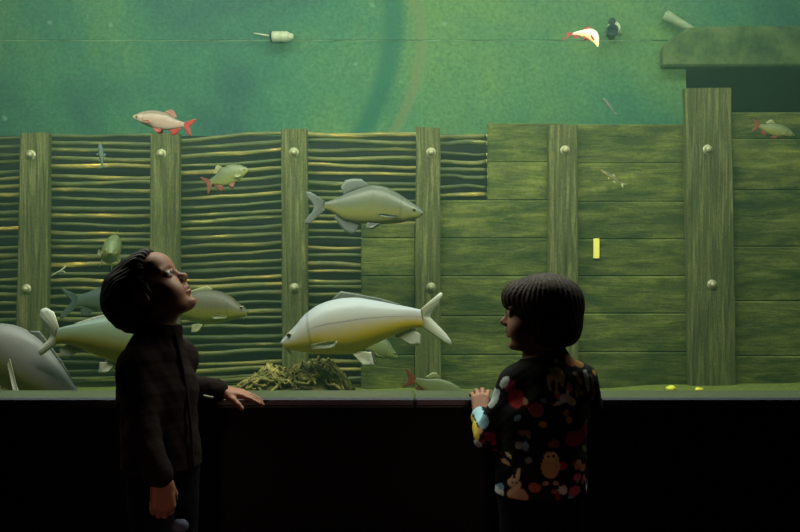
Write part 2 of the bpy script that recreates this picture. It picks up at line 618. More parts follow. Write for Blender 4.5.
# nozzle pointing at us
r_ = empty("inlet_nozzle", P(612, 33, BW - 0.05))
b = MB()
p = P(611, 35.5, BW)
Mx = Matrix.Translation(p) @ Matrix.Rotation(math.radians(-100), 4, "Z")
b.lathe([(-0.02, 0.024), (0.08, 0.024), (0.10, 0.034), (0.12, 0.034), (0.125, 0.029), (0.10, 0.024)], Mx, 18); b.build("nozzle_body", M_pipedark, r_, True)
b = MB(); b.lathe([(0.07, 0.034), (0.075, 0.038), (0.09, 0.038), (0.092, 0.03)], Matrix.Translation(Vector((0.010, 0, 0.020))) @ Mx, 12); b.build("collar", M_pipe, r_, True)
b = MB(); b.tube([P(612, 30, BW - 0.08), P(616, 30, BW - 0.07), P(621, 34, BW - 0.04)], [0.016, 0.018, 0.01], 10); b.build("side_branch", M_pipe, r_, True)
b = MB(); b.lathe([(0.06, 0.012), (0.062, 0.02), (0.1, 0.02), (0.102, 0.012)], Matrix.Translation(Vector((0, 0, 0.055))) @ Mx, 12); b.build("valve_cap", M_pipedark, r_, True)
tag(r_, "nozzle with a dark round mouth facing out, on the far wall", "nozzle")
b = MB(); b.tube([P(664, 14.5, 4.9), P(666, 15.5, 4.9), P(676, 21, 4.9), P(690, 28.5, 4.9), P(694, 31, 4.9)], [0.022, 0.03, 0.026, 0.02, 0.016], 12)
tag(b.build("pole", M_pole, None, True), "pale rounded pole sticking up left above the concrete lintel", "pole")
b = MB(); b.tube([P(48, 277, 4.21), P(54, 274.5, 4.205), P(61, 270.5, 4.20), P(66, 266, 4.20)], [0.004, 0.005, 0.0045, 0.003], 6)
b.tube([P(60, 271, 4.20), P(64, 271.5, 4.197), P(66, 273, 4.195)], [0.003, 0.003, 0.002], 6)
tag(b.build("twig", M_pole, None, True), "thin pale forked twig caught on woven sticks right of the first post", "twig")

# yellow pellets on the bed at the foot of the planks
M_pel = plain("yellow_pellet", lin(214, 206, 60), 0.7, nscale=50)
def pebble(name, p, r, mat, label, group=None):
    vs, fs = [], []
    n, m = 12, 8
    for j in range(m + 1):
        th = math.pi * j / m
        for i in range(n):
            ph = 2 * math.pi * i / n
            d = Vector((math.sin(th) * math.cos(ph), math.sin(th) * math.sin(ph), math.cos(th)))
            k = 1 + 0.25 * mnoise.noise(d * 1.7 + p * 9)
            vs.append(p + Vector((d.x * r[0], d.y * r[1], d.z * r[2])) * k)
    for j in range(m):
        for i in range(n):
            a, c_ = j * n + i, j * n + (i + 1) % n
            fs.append((a, a + n, c_ + n, c_))
    o = mk(name, vs, fs, mat)
    return tag(o, label, "pebble", group)
pebble("pebble", P(671, 388.5, 3.9) , (0.024, 0.02, 0.014), M_pel, "yellow pebble on the tank bed left of the widest post's foot", "yellow pebbles on the tank bed")
pebble("pebble", P(699, 389.5, 3.9), (0.02, 0.018, 0.01), M_pel, "yellow pebble on the tank bed before the widest post's foot", "yellow pebbles on the tank bed")

# ------------------------------------------------------------------ root heap
M_root = NT("root_straw")
t = M_root
v = t.coords((6, 6, 6))
g = t.noise(v, 3, 6, 0.7)
t.col(t.ramp(g, [(0.3, lin(44, 44, 22)), (0.5, lin(104, 96, 48)), (0.7, lin(176, 158, 90))]))
t.bump(t.noise(v, 20, 4, 0.6), 0.5, 0.006)
M_root = t.set(0.75, spec=0.25)
def heap(label, xl, xr, outline, Y, seed, n):
    rnd = random.Random(seed)
    def top(x):
        for (x0, y0), (x1, y1) in zip(outline[:-1], outline[1:]):
            if x0 <= x <= x1:
                return y0 + (y1 - y0) * (x - x0) / (x1 - x0)
        return 389
    mb = MB()
    # core of matted earth, shaped to the outline
    vs, fs = [], []
    K, J = 30, 12
    for i in range(K + 1):
        x = xl + 4 + (xr - xl - 8) * i / K
        zt = P(0, top(x) + 5, Y).z
        hgt = max(0.02, (zt - BED) * 0.84)
        X = P(x, 0, Y).x
        for j in range(J + 1):
            an = math.pi * j / J
            k = 1 + 0.25 * mnoise.noise(Vector((X * 12, j * 0.6, seed)))
            vs.append((X, Y + 0.16 * math.cos(an) * k, BED - 0.01 + hgt * math.sin(an) * k))
    for i in range(K):
        for j in range(J):
            a = i * (J + 1) + j
            fs.append((a, a + 1, a + J + 2, a + J + 1))
    fs.append(tuple(range(J + 1))); fs.append(tuple(K * (J + 1) + j for j in range(J, -1, -1)))
    mb.add(vs, fs)
    for q in range(n):
        x = rnd.uniform(xl, xr)
        L = rnd.uniform(14, 46)
        pts = []
        an = rnd.uniform(-1.2, 1.2)
        lev = rnd.uniform(0.25, 1.0) ** 0.6
        for i in range(7):
            u = i / 6
            xx = x + (u - 0.5) * L
            xx = min(max(xx, xl - 2), xr + 2)
            zt = P(0, top(xx), Y).z - BED
            a2 = math.pi * (0.1 + 0.6 * lev) * 1.0
            rr = zt * (0.95 + 0.30 * mnoise.noise(Vector((q, u * 3, 1))))
            ph = math.radians(10) + lev * math.radians(95) + 0.7 * mnoise.noise(Vector((q * 3.3, u * 2.5, 4)))
            pts.append((P(xx, 0, Y).x, Y - 0.17 * math.cos(ph), max(BED + 0.006, BED + rr * math.sin(ph) + 0.03 * mnoise.noise(Vector((q * 1.3, u * 4, 7))))))
        r = rnd.uniform(0.004, 0.012)
        mb.tube(pts, [r * (0.5 + 0.5 * math.sin(math.pi * (0.12 + 0.8 * i / 6))) for i in range(7)], 6, 0.7)
    o = mb.build("root_heap", M_root, None, True)
    return tag(o, label, "root heap")
heap("matted heap of straw-coloured roots on the tank bed under the big carp", 243, 352, [(240, 386), (252, 379), (262, 372), (272, 368), (284, 372), (296, 368), (310, 366), (322, 362), (332, 365), (341, 372), (349, 384), (354, 390)], 3.75, 3, 150)
heap("small tuft of pale roots in the bottom left corner of the tank", -20, 24, [(-22, 374), (-5, 372), (8, 376), (18, 383), (26, 390)], 3.6, 9, 50)

# ------------------------------------------------------------------ fish
def fish_material(name, back, side, belly, scale=26.0, rough=0.35, line=0.0, contrast=0.18):
    t = NT(name)
    uv = t.node("ShaderNodeUVMap")
    sep = t.node("ShaderNodeSeparateXYZ")
    t.link(uv.outputs[0], sep.inputs[0])
    mp = t.node("ShaderNodeMapping")
    mp.inputs["Scale"].default_value = (scale * 1.6, scale * 0.75, 1)
    t.link(uv.outputs[0], mp.inputs["Vector"])
    nz = t.noise(uv.outputs[0], 9, 4, 0.6)
    ad = t.node("ShaderNodeMath", operation="MULTIPLY_ADD")
    ad.inputs[1].default_value = 0.16
    t.link(nz, ad.inputs[0]); t.link(sep.outputs["Y"], ad.inputs[2])
    c = t.ramp(ad.outputs[0], [(0.36, belly), (0.50, tuple((a * 0.5 + b_ * 0.5) for a, b_ in zip(belly, side))), (0.64, side), (0.82, tuple((a * 0.5 + b_ * 0.5) for a, b_ in zip(back, side))), (1.0, back)])
    vo = t.node("ShaderNodeTexVoronoi", feature="DISTANCE_TO_EDGE")
    vo.inputs["Scale"].default_value = 1.0
    vo.inputs["Randomness"].default_value = 0.35
    t.link(mp.outputs[0], vo.inputs["Vector"])
    e = t.ramp(vo.outputs["Distance"], [(0.0, (0, 0, 0, 1)), (0.25, (1, 1, 1, 1))])
    hd = t.ramp(sep.outputs["X"], [(0.215, (0, 0, 0, 1)), (0.25, (1, 1, 1, 1))])
    k = t.mix(hd, (1, 1, 1, 1), e)
    kk = t.ramp(k, [(0.0, (1 - contrast * 1.6,) * 3 + (1,)), (1.0, (1.04, 1.04, 1.04, 1))])
    c = t.mix(1.0, c, kk, "MULTIPLY")
    # edge of the gill cover
    gl = t.ramp(sep.outputs["X"], [(0.205, (1, 1, 1, 1)), (0.222, (0.62, 0.62, 0.6, 1)), (0.235, (1, 1, 1, 1))])
    c = t.mix(1.0, c, gl, "MULTIPLY")
    if line:
        ll = t.ramp(sep.outputs["Y"], [(0.575, (1, 1, 1, 1)), (0.592, (1 - line,) * 3 + (1,)), (0.609, (1, 1, 1, 1))])
        c = t.mix(hd, c, t.mix(1.0, c, ll, "MULTIPLY"))
    t.col(c)
    t.bump(k, 0.6 * contrast, 0.004)
    return t.set(rough, 0.0, 0.3)


def fin_material(name, base, tip, rough=0.5):
    t = NT(name)
    uv = t.node("ShaderNodeUVMap")
    sep = t.node("ShaderNodeSeparateXYZ")
    t.link(uv.outputs[0], sep.inputs[0])
    c = t.ramp(sep.outputs["Y"], [(0.0, base), (1.0, tip)])
    wv = t.node("ShaderNodeMath", operation="SINE")
    mu = t.node("ShaderNodeMath", operation="MULTIPLY")
    mu.inputs[1].default_value = 70.0
    t.link(sep.outputs["X"], mu.inputs[0]); t.link(mu.outputs[0], wv.inputs[0])
    r = t.ramp(wv.outputs[0], [(0.0, (0.9, 0.9, 0.9, 1)), (1.0, (1.05, 1.05, 1.05, 1))])
    t.col(t.mix(1.0, c, r, "MULTIPLY"))
    t.bump(wv.outputs[0], 0.1, 0.002)
    return t.set(rough, 0, 0.4)


M_iris = plain("fish_iris", lin(120, 110, 60), 0.25, nscale=200, bump=0)
M_pupil = plain("fish_pupil", lin(8, 10, 10), 0.12, bump=0)

CARP = dict(
    L=142, slope=24 / 142,
    top=[(0, 0.5), (3, 4), (8, 9), (17, 16.5), (27, 27.5), (40, 36.5), (52, 41.5), (65, 44.5), (82, 45.5), (102, 42), (120, 38), (135, 35), (142, 33)],
    bot=[(0, -1.5), (3.5, -7), (15, -9), (27, -10.5), (45, -12), (65, -12), (77, -8.5), (90, -2.5), (107, 5), (122, 11.5), (132, 14.5), (142, 15.5)],
    w=0.60,
    tail=([(140, 32), (143, 24), (140, 16.5)], [(163, 46), (167, 47.5), (167, 44.5), (160, 35.5), (153, 28.5), (150, 24.5), (155, 19), (164, 9), (168, 1.5), (166.5, -2.5), (161, -1)]),
    dorsal=([(56, 42.5), (80, 44), (100, 41), (122, 36)], [(66, 50.5), (80, 48.5), (102, 44.5), (124, 38)]),
    anal=([(112, 7), (122, 11), (130, 14)], [(127, -2), (134, -1), (137, 9)]),
    pelvic=([(69, -10.5), (77, -8)], [(78, -21), (87, -20.5), (87, -8)]),
    pectoral=([(31, -1.0), (31.5, -6)], [(48, 3), (56, 2.5), (52, -3.5)]),
    eye=(10.5, 8, 2.6), barbels=True)
BREAM = dict(
    L=99, slope=7.5 / 99,
    top=[(0, 0.5), (2, 3.5), (12, 10.5), (25, 19), (38, 26), (52, 28.5), (62, 26), (77, 20), (91, 13.5), (99, 11)],
    bot=[(0, -1), (3.5, -5), (20, -10), (41, -11.5), (62, -10.5), (78, -7), (87, -1), (94, 3), (99, 4)],
    w=0.46,
    tail=([(97, 11), (100, 7.5), (97, 4)], [(114, 21.5), (119, 22), (118, 17), (112, 11), (109, 6.5), (111, 1), (117, -6), (118, -11), (113, -11)]),
    dorsal=([(54, 26.5), (66, 23), (80, 17)], [(64, 34), (73, 34.5), (80, 33), (84, 26)]),
    anal=([(60, -9), (72, -7), (86, 0)], [(68, -22), (76, -19), (88, -5)]),
    pelvic=([(41, -10.5), (46, -10.5)], [(50, -16), (55, -15), (54, -10)]),
    pectoral=([(24, -3), (24, -6)], [(38, -1.5), (45, -2), (42, -4)]),
    eye=(9, 3, 2.1), barbels=False)
ROACH = dict(
    L=52.5, slope=-9 / 52.5,
    top=[(0, 0.3), (3, 2.2), (9, 4.6), (15, 5.6), (22, 5.7), (33.5, 3.0), (43, -2.8), (52.5, -6.6)],
    bot=[(0, -0.8), (2, -2.8), (6, -5.2), (15, -9.8), (26, -13.4), (37, -14.2), (45, -12.6), (52.5, -11.0)],
    w=0.44,
    tail=([(51.5, -6.8), (52.8, -9), (51.5, -11)], [(61.5, -3.4), (64, -3.4), (62.5, -6.4), (59.5, -9.3), (58.5, -11.2), (59, -13.4), (60.5, -17), (61.5, -20.4), (59.5, -20)]),
    dorsal=([(30, 3.6), (36, 1.4), (42, -2.2)], [(36.5, 6.6), (40, 5.2), (44.5, -1.4)]),
    anal=([(38, -13.6), (42, -12.8), (47, -11.8)], [(43, -20), (47, -18), (50, -12.6)]),
    pelvic=([(22, -11.6), (26, -12.8)], [(28, -17.5), (32, -16.5), (31, -13)]),
    pectoral=([(11.5, -4.2), (11.5, -6.4)], [(19, -5), (21, -7), (18, -8.2)]),
    eye=(5.2, -0.9, 1.5), barbels=False)
SLIM = dict(
    L=60, slope=0.0,
    top=[(0, 0.3), (4, 2.6), (14, 4.6), (26, 5.0), (40, 3.8), (52, 2.2), (60, 1.8)],
    bot=[(0, -0.6), (4, -2.6), (14, -4.4), (26, -4.8), (40, -3.4), (52, -2.0), (60, -1.8)],
    w=0.7,
    tail=([(59, 1.8), (60.5, 0), (59, -1.8)], [(72, 6.5), (69, 4), (66.5, 1), (66, 0), (66.5, -1), (69, -4), (72, -6.5)]),
    dorsal=([(28, 4.6), (36, 3.8)], [(33, 9), (38, 7), (39, 4)]),
    anal=([(40, -3.2), (47, -2.4)], [(43, -7.5), (48, -6), (49, -2.6)]),
    pelvic=([(26, -4.4), (29, -4.2)], [(29, -8), (32, -7), (32, -4.4)]),
    pectoral=([(12, -1), (12, -2.4)], [(19, -2.4), (20, -3.6), (18, -4)]),
    eye=(4.6, 1.0, 1.3), barbels=False)


def resample(pts, n):
    pts = [np.array(p, float) for p in pts]
    d = [0.0]
    for a, b_ in zip(pts[:-1], pts[1:]):
        d.append(d[-1] + float(np.linalg.norm(b_ - a)))
    d = np.array(d)
    arr = np.array(pts)
    s = np.linspace(0, d[-1], n)
    return np.stack([np.interp(s, d, arr[:, k]) for k in range(arr.shape[1])], 1)


def fish(name, label, cat, tpl, snout, tail, Y, mats, yaw=0.0, bend=0.0, vbend=0.0, group="fish swimming in the tank", fins=1.0, tailyaw=0.0, fan=0.0, res=1.0, girth=1.0, deep=1.0):
    """A fish whose snout and tail root show at these points at distance Y; yaw turns its head away (+) or towards (-) the glass."""
    L, sl = tpl["L"], tpl["slope"]
    nm = lambda q: np.array([q[0] / L, (q[1] - sl * q[0]) / L * deep])
    top = np.array([nm(q) for q in tpl["top"]]); bot = np.array([nm(q) for q in tpl["bot"]])
    top[-1][0] = bot[-1][0] = 1.0
    ns, nr = int(44 * res), int(22 * res)
    ds = 0.5 - 0.5 * np.cos(np.linspace(0.05, math.pi * 0.93, ns)); ds = (ds - ds[0]) / (ds[-1] - ds[0])
    fd = np.linspace(0, 1, 400)
    def sm(pr):
        z = np.interp(fd, pr[:, 0], pr[:, 1])
        k = np.hanning(31); k /= k.sum()
        zp = np.concatenate([np.full(15, z[0]), z, np.full(15, z[-1])])
        zs = np.convolve(zp, k, "valid")
        w = np.clip(fd / 0.06, 0, 1)
        return z * (1 - w) + zs * w
    tz, bz = sm(top), sm(bot)
    Hm = (tz - bz).max()
    wp = np.interp(fd, [0, .02, .06, .12, .2, .3, .42, .55, .7, .85, .95, 1], [.16, .26, .45, .66, .86, .98, 1, .93, .72, .42, .24, .18])
    k = np.hanning(25); k /= k.sum()
    wp = np.convolve(np.concatenate([np.full(12, wp[0]), wp, np.full(12, wp[-1])]), k, "valid")
    hw = wp * Hm / deep * 0.5 * tpl["w"] * girth
    V, U, Fc, MI = [], [], [], []
    for d in ds:
        zt, zb, w = np.interp(d, fd, tz), np.interp(d, fd, bz), np.interp(d, fd, hw)
        zc, a = (zt + zb) / 2, (zt - zb) / 2
        for j in range(nr):
            an = 2 * math.pi * j / nr
            ca, sa = math.cos(an), math.sin(an)
            e = 0.88
            yy = w * math.copysign(abs(ca) ** e, ca) * (1 - 0.12 * max(0, sa))
            zz = zc + a * math.copysign(abs(sa) ** 0.96, sa)
            V.append((d, yy, zz)); U.append((d, 0.5 + 0.5 * sa))
    for i in range(ns - 1):
        for j in range(nr):
            a, b_ = i * nr + j, i * nr + (j + 1) % nr
            Fc.append((a, b_, b_ + nr, a + nr)); MI.append(0)
    Fc.append(tuple(range(nr - 1, -1, -1))); MI.append(0)
    Fc.append(tuple((ns - 1) * nr + j for j in range(nr))); MI.append(0)

    def fin(base, tips, mi=1, y0=0.0, y1=0.0, thick=0.006, n=15, m=5, curl=0.0):
        B = resample([nm(q) for q in base], n); T = resample([nm(q) for q in tips], n)
        T = B + (T - B) * fins
        off = len(V)
        for side in (1, -1):
            for i in range(n):
                for q in range(m):
                    s = q / (m - 1)
                    p = B[i] * (1 - s) + T[i] * s
                    th = thick * (1 - s * 0.85) * (1.0 if i % 2 else 0.75) * (0.25 if i in (0, n - 1) else 1)
                    V.append((p[0], y0 + (y1 - y0) * s + curl * s * s + side * th, p[1])); U.append((i / (n - 1), s))
        for s_ in range(2):
            for i in range(n - 1):
                for q in range(m - 1):
                    a = off + s_ * n * m + i * m + q
                    f = (a, a + 1, a + m + 1, a + m)
                    Fc.append(f if s_ else f[::-1]); MI.append(mi)
        A, Bq = off, off + n * m
        for i in range(n - 1):
            for q in (0, m - 1):
                Fc.append((A + i * m + q, A + (i + 1) * m + q, Bq + (i + 1) * m + q, Bq + i * m + q)); MI.append(mi)
        for q in range(m - 1):
            for i in (0, n - 1):
                Fc.append((A + i * m + q, A + i * m + q + 1, Bq + i * m + q + 1, Bq + i * m + q)); MI.append(mi)

    tb_, tt_ = tpl["tail"]
    if fins > 1:
        tt_ = [(142 + (q[0] - 142) * 0.84, q[1] + 1) for q in tt_]
    fin(tb_, tt_, y1=tailyaw, thick=0.006, n=31, m=7)
    fin(*tpl["dorsal"], mi=4 if len(mats) > 4 else 1, thick=0.004, n=23)
    fin(*tpl["anal"], thick=0.004)
    for s in (1, -1):
        d0 = nm(tpl["pelvic"][0][0])[0]
        w0 = np.interp(d0, fd, hw) * 0.45
        fin(*tpl["pelvic"], y0=s * w0, y1=s * (w0 + 0.03), thick=0.004)
        d0 = nm(tpl["pectoral"][0][0])[0]
        w0 = np.interp(d0, fd, hw) * 0.92
        fin(*tpl["pectoral"], mi=4 if (len(mats) > 4 and tpl is ROACH) else 1, y0=s * w0, y1=s * (w0 + 0.06 + fan), thick=0.004)
        ex, ez = nm(tpl["eye"][:2]); er = tpl["eye"][2] / L
        ew = np.interp(ex, fd, hw) * 0.93
        for rr, off_, mi in ((1.0, 0.0, 2), (0.72, 0.40, 3)):
            o_ = len(V)
            for a in range(7):
                th = math.pi * a / 6
                for b_ in range(12):
                    ph = 2 * math.pi * b_ / 12
                    V.append((ex + er * rr * math.sin(th) * math.cos(ph), s * (ew + er * 0.55 * off_) + s * er * 0.5 * rr * math.cos(th), ez + er * rr * math.sin(th) * math.sin(ph)))
                    U.append((0.1, 0.5))
            for a in range(6):
                for b_ in range(12):
                    p0, p1 = o_ + a * 12 + b_, o_ + a * 12 + (b_ + 1) % 12
                    Fc.append((p0, p1, p1 + 12, p0 + 12)); MI.append(mi)
        if tpl["barbels"]:
            for bd, bh, ln in ((2.5, -4, 7), (5, -7, 5)):
                mb = MB()
                q = [nm((bd + 0.6 * i, bh - ln * i / 4)) for i in range(5)]
                mb.tube([(c_[0], s * 0.012 + s * 0.002 * i, c_[1]) for i, c_ in enumerate(q)], [0.006, 0.006, 0.005, 0.004, 0.002], 6)
                o_ = len(V)
                V += [tuple(v) for v in mb.v]; U += [(0.1, 0.1)] * len(mb.v)
                Fc += [tuple(o_ + i for i in f) for f in mb.f]; MI += [1] * len(mb.f)
    # lips
    mb = MB()
    mz = nm((0.6, -0.4))
    ringp = [(mz[0] + 0.012 * (1 - math.cos(a)) * 0.5, 0.022 * math.sin(a), mz[1] - 0.012 * math.cos(a)) for a in [2 * math.pi * i / 12 for i in range(13)]]
    mb.tube(ringp, 0.0075, 6)
    o_ = len(V)
    V += [tuple(v) for v in mb.v]; U += [(0.05, 0.55)] * len(mb.v)
    Fc += [tuple(o_ + i for i in f) for f in mb.f]; MI += [0] * len(mb.f)

    A, B = P(*snout, Y), P(*tail, Y)
    v = A - B
    Lw = v.length / math.cos(yaw)
    vh = v.normalized()
    f = vh * math.cos(yaw) + Vector((0, 1, 0)) * math.sin(yaw)
    up = Vector((-vh.z, 0, vh.x))
    if up.z < 0:
        up = -up
    lat = up.cross(f)
    if lat.y > 0:
        pass
    mid = (A + B) / 2
    out = []
    for d, y, h in V:
        x = 0.5 - d
        y2 = y + bend * (d - 0.3) ** 2 * (1 if d > 0.3 else 0.4)
        h2 = h + vbend * ((d - 0.5) ** 2 - 0.25)
        out.append((f * x + lat * y2 + up * h2) * Lw)
    o = mk(name, out, Fc, mats, None, True, MI)
    o.location = mid
    uvl = o.data.uv_layers.new(name="UVMap")
    li = np.empty(len(o.data.loops), int); o.data.loops.foreach_get("vertex_index", li)
    uvl.data.foreach_set("uv", np.array(U, np.float32)[li].ravel())
    import bmesh
    bm = bmesh.new(); bm.from_mesh(o.data)
    bmesh.ops.recalc_face_normals(bm, faces=bm.faces)
    bm.to_mesh(o.data); bm.free()
    return tag(o, label, cat, group)


FB_pale = fish_material("pale_carp_skin", lin(150, 154, 160), lin(146, 138, 128), lin(172, 146, 0), 34, 0.36, 0.55, 0.05)
FB_grey = fish_material("grey_bream_skin", lin(70, 74, 64), lin(84, 88, 68), lin(112, 110, 60), 40, 0.34, 0.0, 0.1)
FB_olive = fish_material("olive_carp_skin", lin(72, 70, 56), lin(84, 80, 62), lin(122, 118, 34), 28, 0.42, 0.0, 0.3)
FB_white = fish_material("white_carp_skin", lin(104, 122, 114), lin(116, 124, 92), lin(146, 126, 0), 30, 0.34, 0.0, 0.04)
FB_slate = fish_material("slate_carp_skin", lin(112, 110, 110), lin(98, 95, 93), lin(108, 102, 26), 40, 0.44, 0.0, 0.08)
FB_dark = fish_material("dark_carp_skin", lin(62, 78, 72), lin(70, 84, 76), lin(80, 92, 72), 26, 0.5, 0.0, 0.2)
FB_pink = fish_material("pinkish_roach_skin", lin(90, 78, 66), lin(136, 114, 102), lin(142, 122, 110), 30, 0.3, 0.0, 0.15)
FB_roach = fish_material("dull_roach_skin", lin(88, 96, 66), lin(104, 112, 74), lin(118, 122, 66), 26, 0.4, 0.0, 0.15)
FB_bright = fish_material("white_rudd_skin", lin(196, 196, 166), lin(214, 208, 186), lin(226, 180, 130), 26, 0.3, 0.0, 0.1)
FN_pale = fin_material("pale_fin", lin(128, 124, 92), lin(178, 178, 168))
FN_grey = fin_material("grey_fin", lin(62, 66, 58), lin(92, 96, 92))
FN_olive = fin_material("olive_fin", lin(104, 108, 70), lin(140, 140, 100))
FN_red = fin_material("red_fin", lin(120, 8, 6), lin(128, 20, 16))
FN_dull = fin_material("dull_red_fin", lin(116, 48, 30), lin(100, 52, 38))
FN_dark = fin_material("dark_fin", lin(52, 62, 56), lin(70, 82, 76))
FN_dpink = fin_material("brownish_fin", lin(112, 84, 66), lin(112, 50, 40))
E2 = [M_iris, M_pupil]

fish("carp", "big pale carp with yellow belly in the middle of the tank, facing left", "carp", CARP, (280.5, 342.5), (422, 318.5), 3.60, [FB_pale, FN_pale] + E2 + [FN_grey], 0.06, tailyaw=-0.05, fins=1.12)
fish("bream", "grey deep-bodied bream swimming right above the big pale carp", "bream", BREAM, (423, 213), (324, 205.5), 3.75, [FB_grey, FN_grey] + E2, -0.08)
fish("carp", "olive scaly carp with its head emerging right of the boy's collar", "carp", CARP, (248, 311.5), (159, 309), 3.80, [FB_olive, FN_olive] + E2, 0.05)
fish("carp", "pale green-backed carp with yellow belly, tail raised, swimming behind the boy", "carp", dict(CARP, tail=([(140, 33), (143, 24), (140, 16)], [(150, 52), (160, 58), (166, 56), (166, 48), (158, 36), (151, 26), (153, 20), (160, 12), (163, 6), (160, 2), (155, 4)])), (180, 351), (58, 336), 3.30, [FB_white, FN_pale] + E2, 0.05, tailyaw=0.04, girth=0.9)
fish("carp", "large slate-grey carp sinking behind the sill in the bottom left corner", "carp", dict(CARP, pectoral=([(62, 19), (63, 13)], [(92, 9), (101, 5), (92, 3)])), (-42, 328), (84, 410), 3.38, [FB_slate, FN_pale] + E2 + [FN_grey], 0.10, fan=0.05)
fish("carp", "dark carp whose body is hidden by the boy's head", "carp", CARP, (166, 306), (79, 301), 4.0, [FB_dark, FN_dark] + E2, 0.1)
fish("roach", "pinkish red-finned roach above the woven sticks, facing left", "roach", ROACH, (132.3, 116), (184.5, 125), 3.6, [FB_pink, FN_red] + E2 + [FN_dpink], 0.05)
fish("roach", "dull green roach rising right before the climbing woven sticks", "roach", ROACH, (248, 168.5), (211, 182), 3.85, [FB_roach, FN_dull] + E2 + [FN_olive], 0.1, deep=1.4)
fish("small_fish", "tiny grey fish standing head up before the woven sticks", "fish", SLIM, (99, 143), (103, 165), 4.0, [FB_dark, FN_dark] + E2, 0.2, group=None, girth=1.3, deep=1.5)
fish("roach", "small fish seen head-on just above the boy's hair", "roach", ROACH, (122, 253), (101, 246), 3.85, [FB_roach, FN_olive] + E2, -1.25, girth=1.7, deep=1.25)
fish("rudd", "bright white rudd with red fins curling head down near the top", "rudd", ROACH, (596, 49), (575, 31), 3.7, [FB_bright, FN_red] + E2, -0.6, vbend=-0.9)
fish("roach", "grey-green roach swimming right at the right edge of the tank", "roach", ROACH, (795, 135), (759, 126), 3.85, [FB_roach, FN_dull] + E2 + [FN_olive], 0.05)
fish("small_carp", "small pale green carp half hidden below the big pale carp's belly", "carp", CARP, (398, 357), (342, 336), 3.95, [FB_roach, FN_olive] + E2, 0.1)
fish("roach", "olive roach with red tail diving at the sill below the big carp's tail", "roach", ROACH, (470, 400), (415, 380), 3.6, [FB_roach, FN_dull] + E2 + [FN_olive], 0.05)
fish("small_fish", "small dark slim fish diving above the planks, over the yellow tag", "fish", SLIM, (603.5, 97), (614, 113), 4.0, [FB_dark, FN_dark] + E2, 0.3, group=None)
fish("small_fish", "small dim slim fish before the planks just above the yellow tag", "fish", SLIM, (601, 169), (620, 184), 4.0, [FB_olive, FN_olive] + E2, 0.3, group=None)

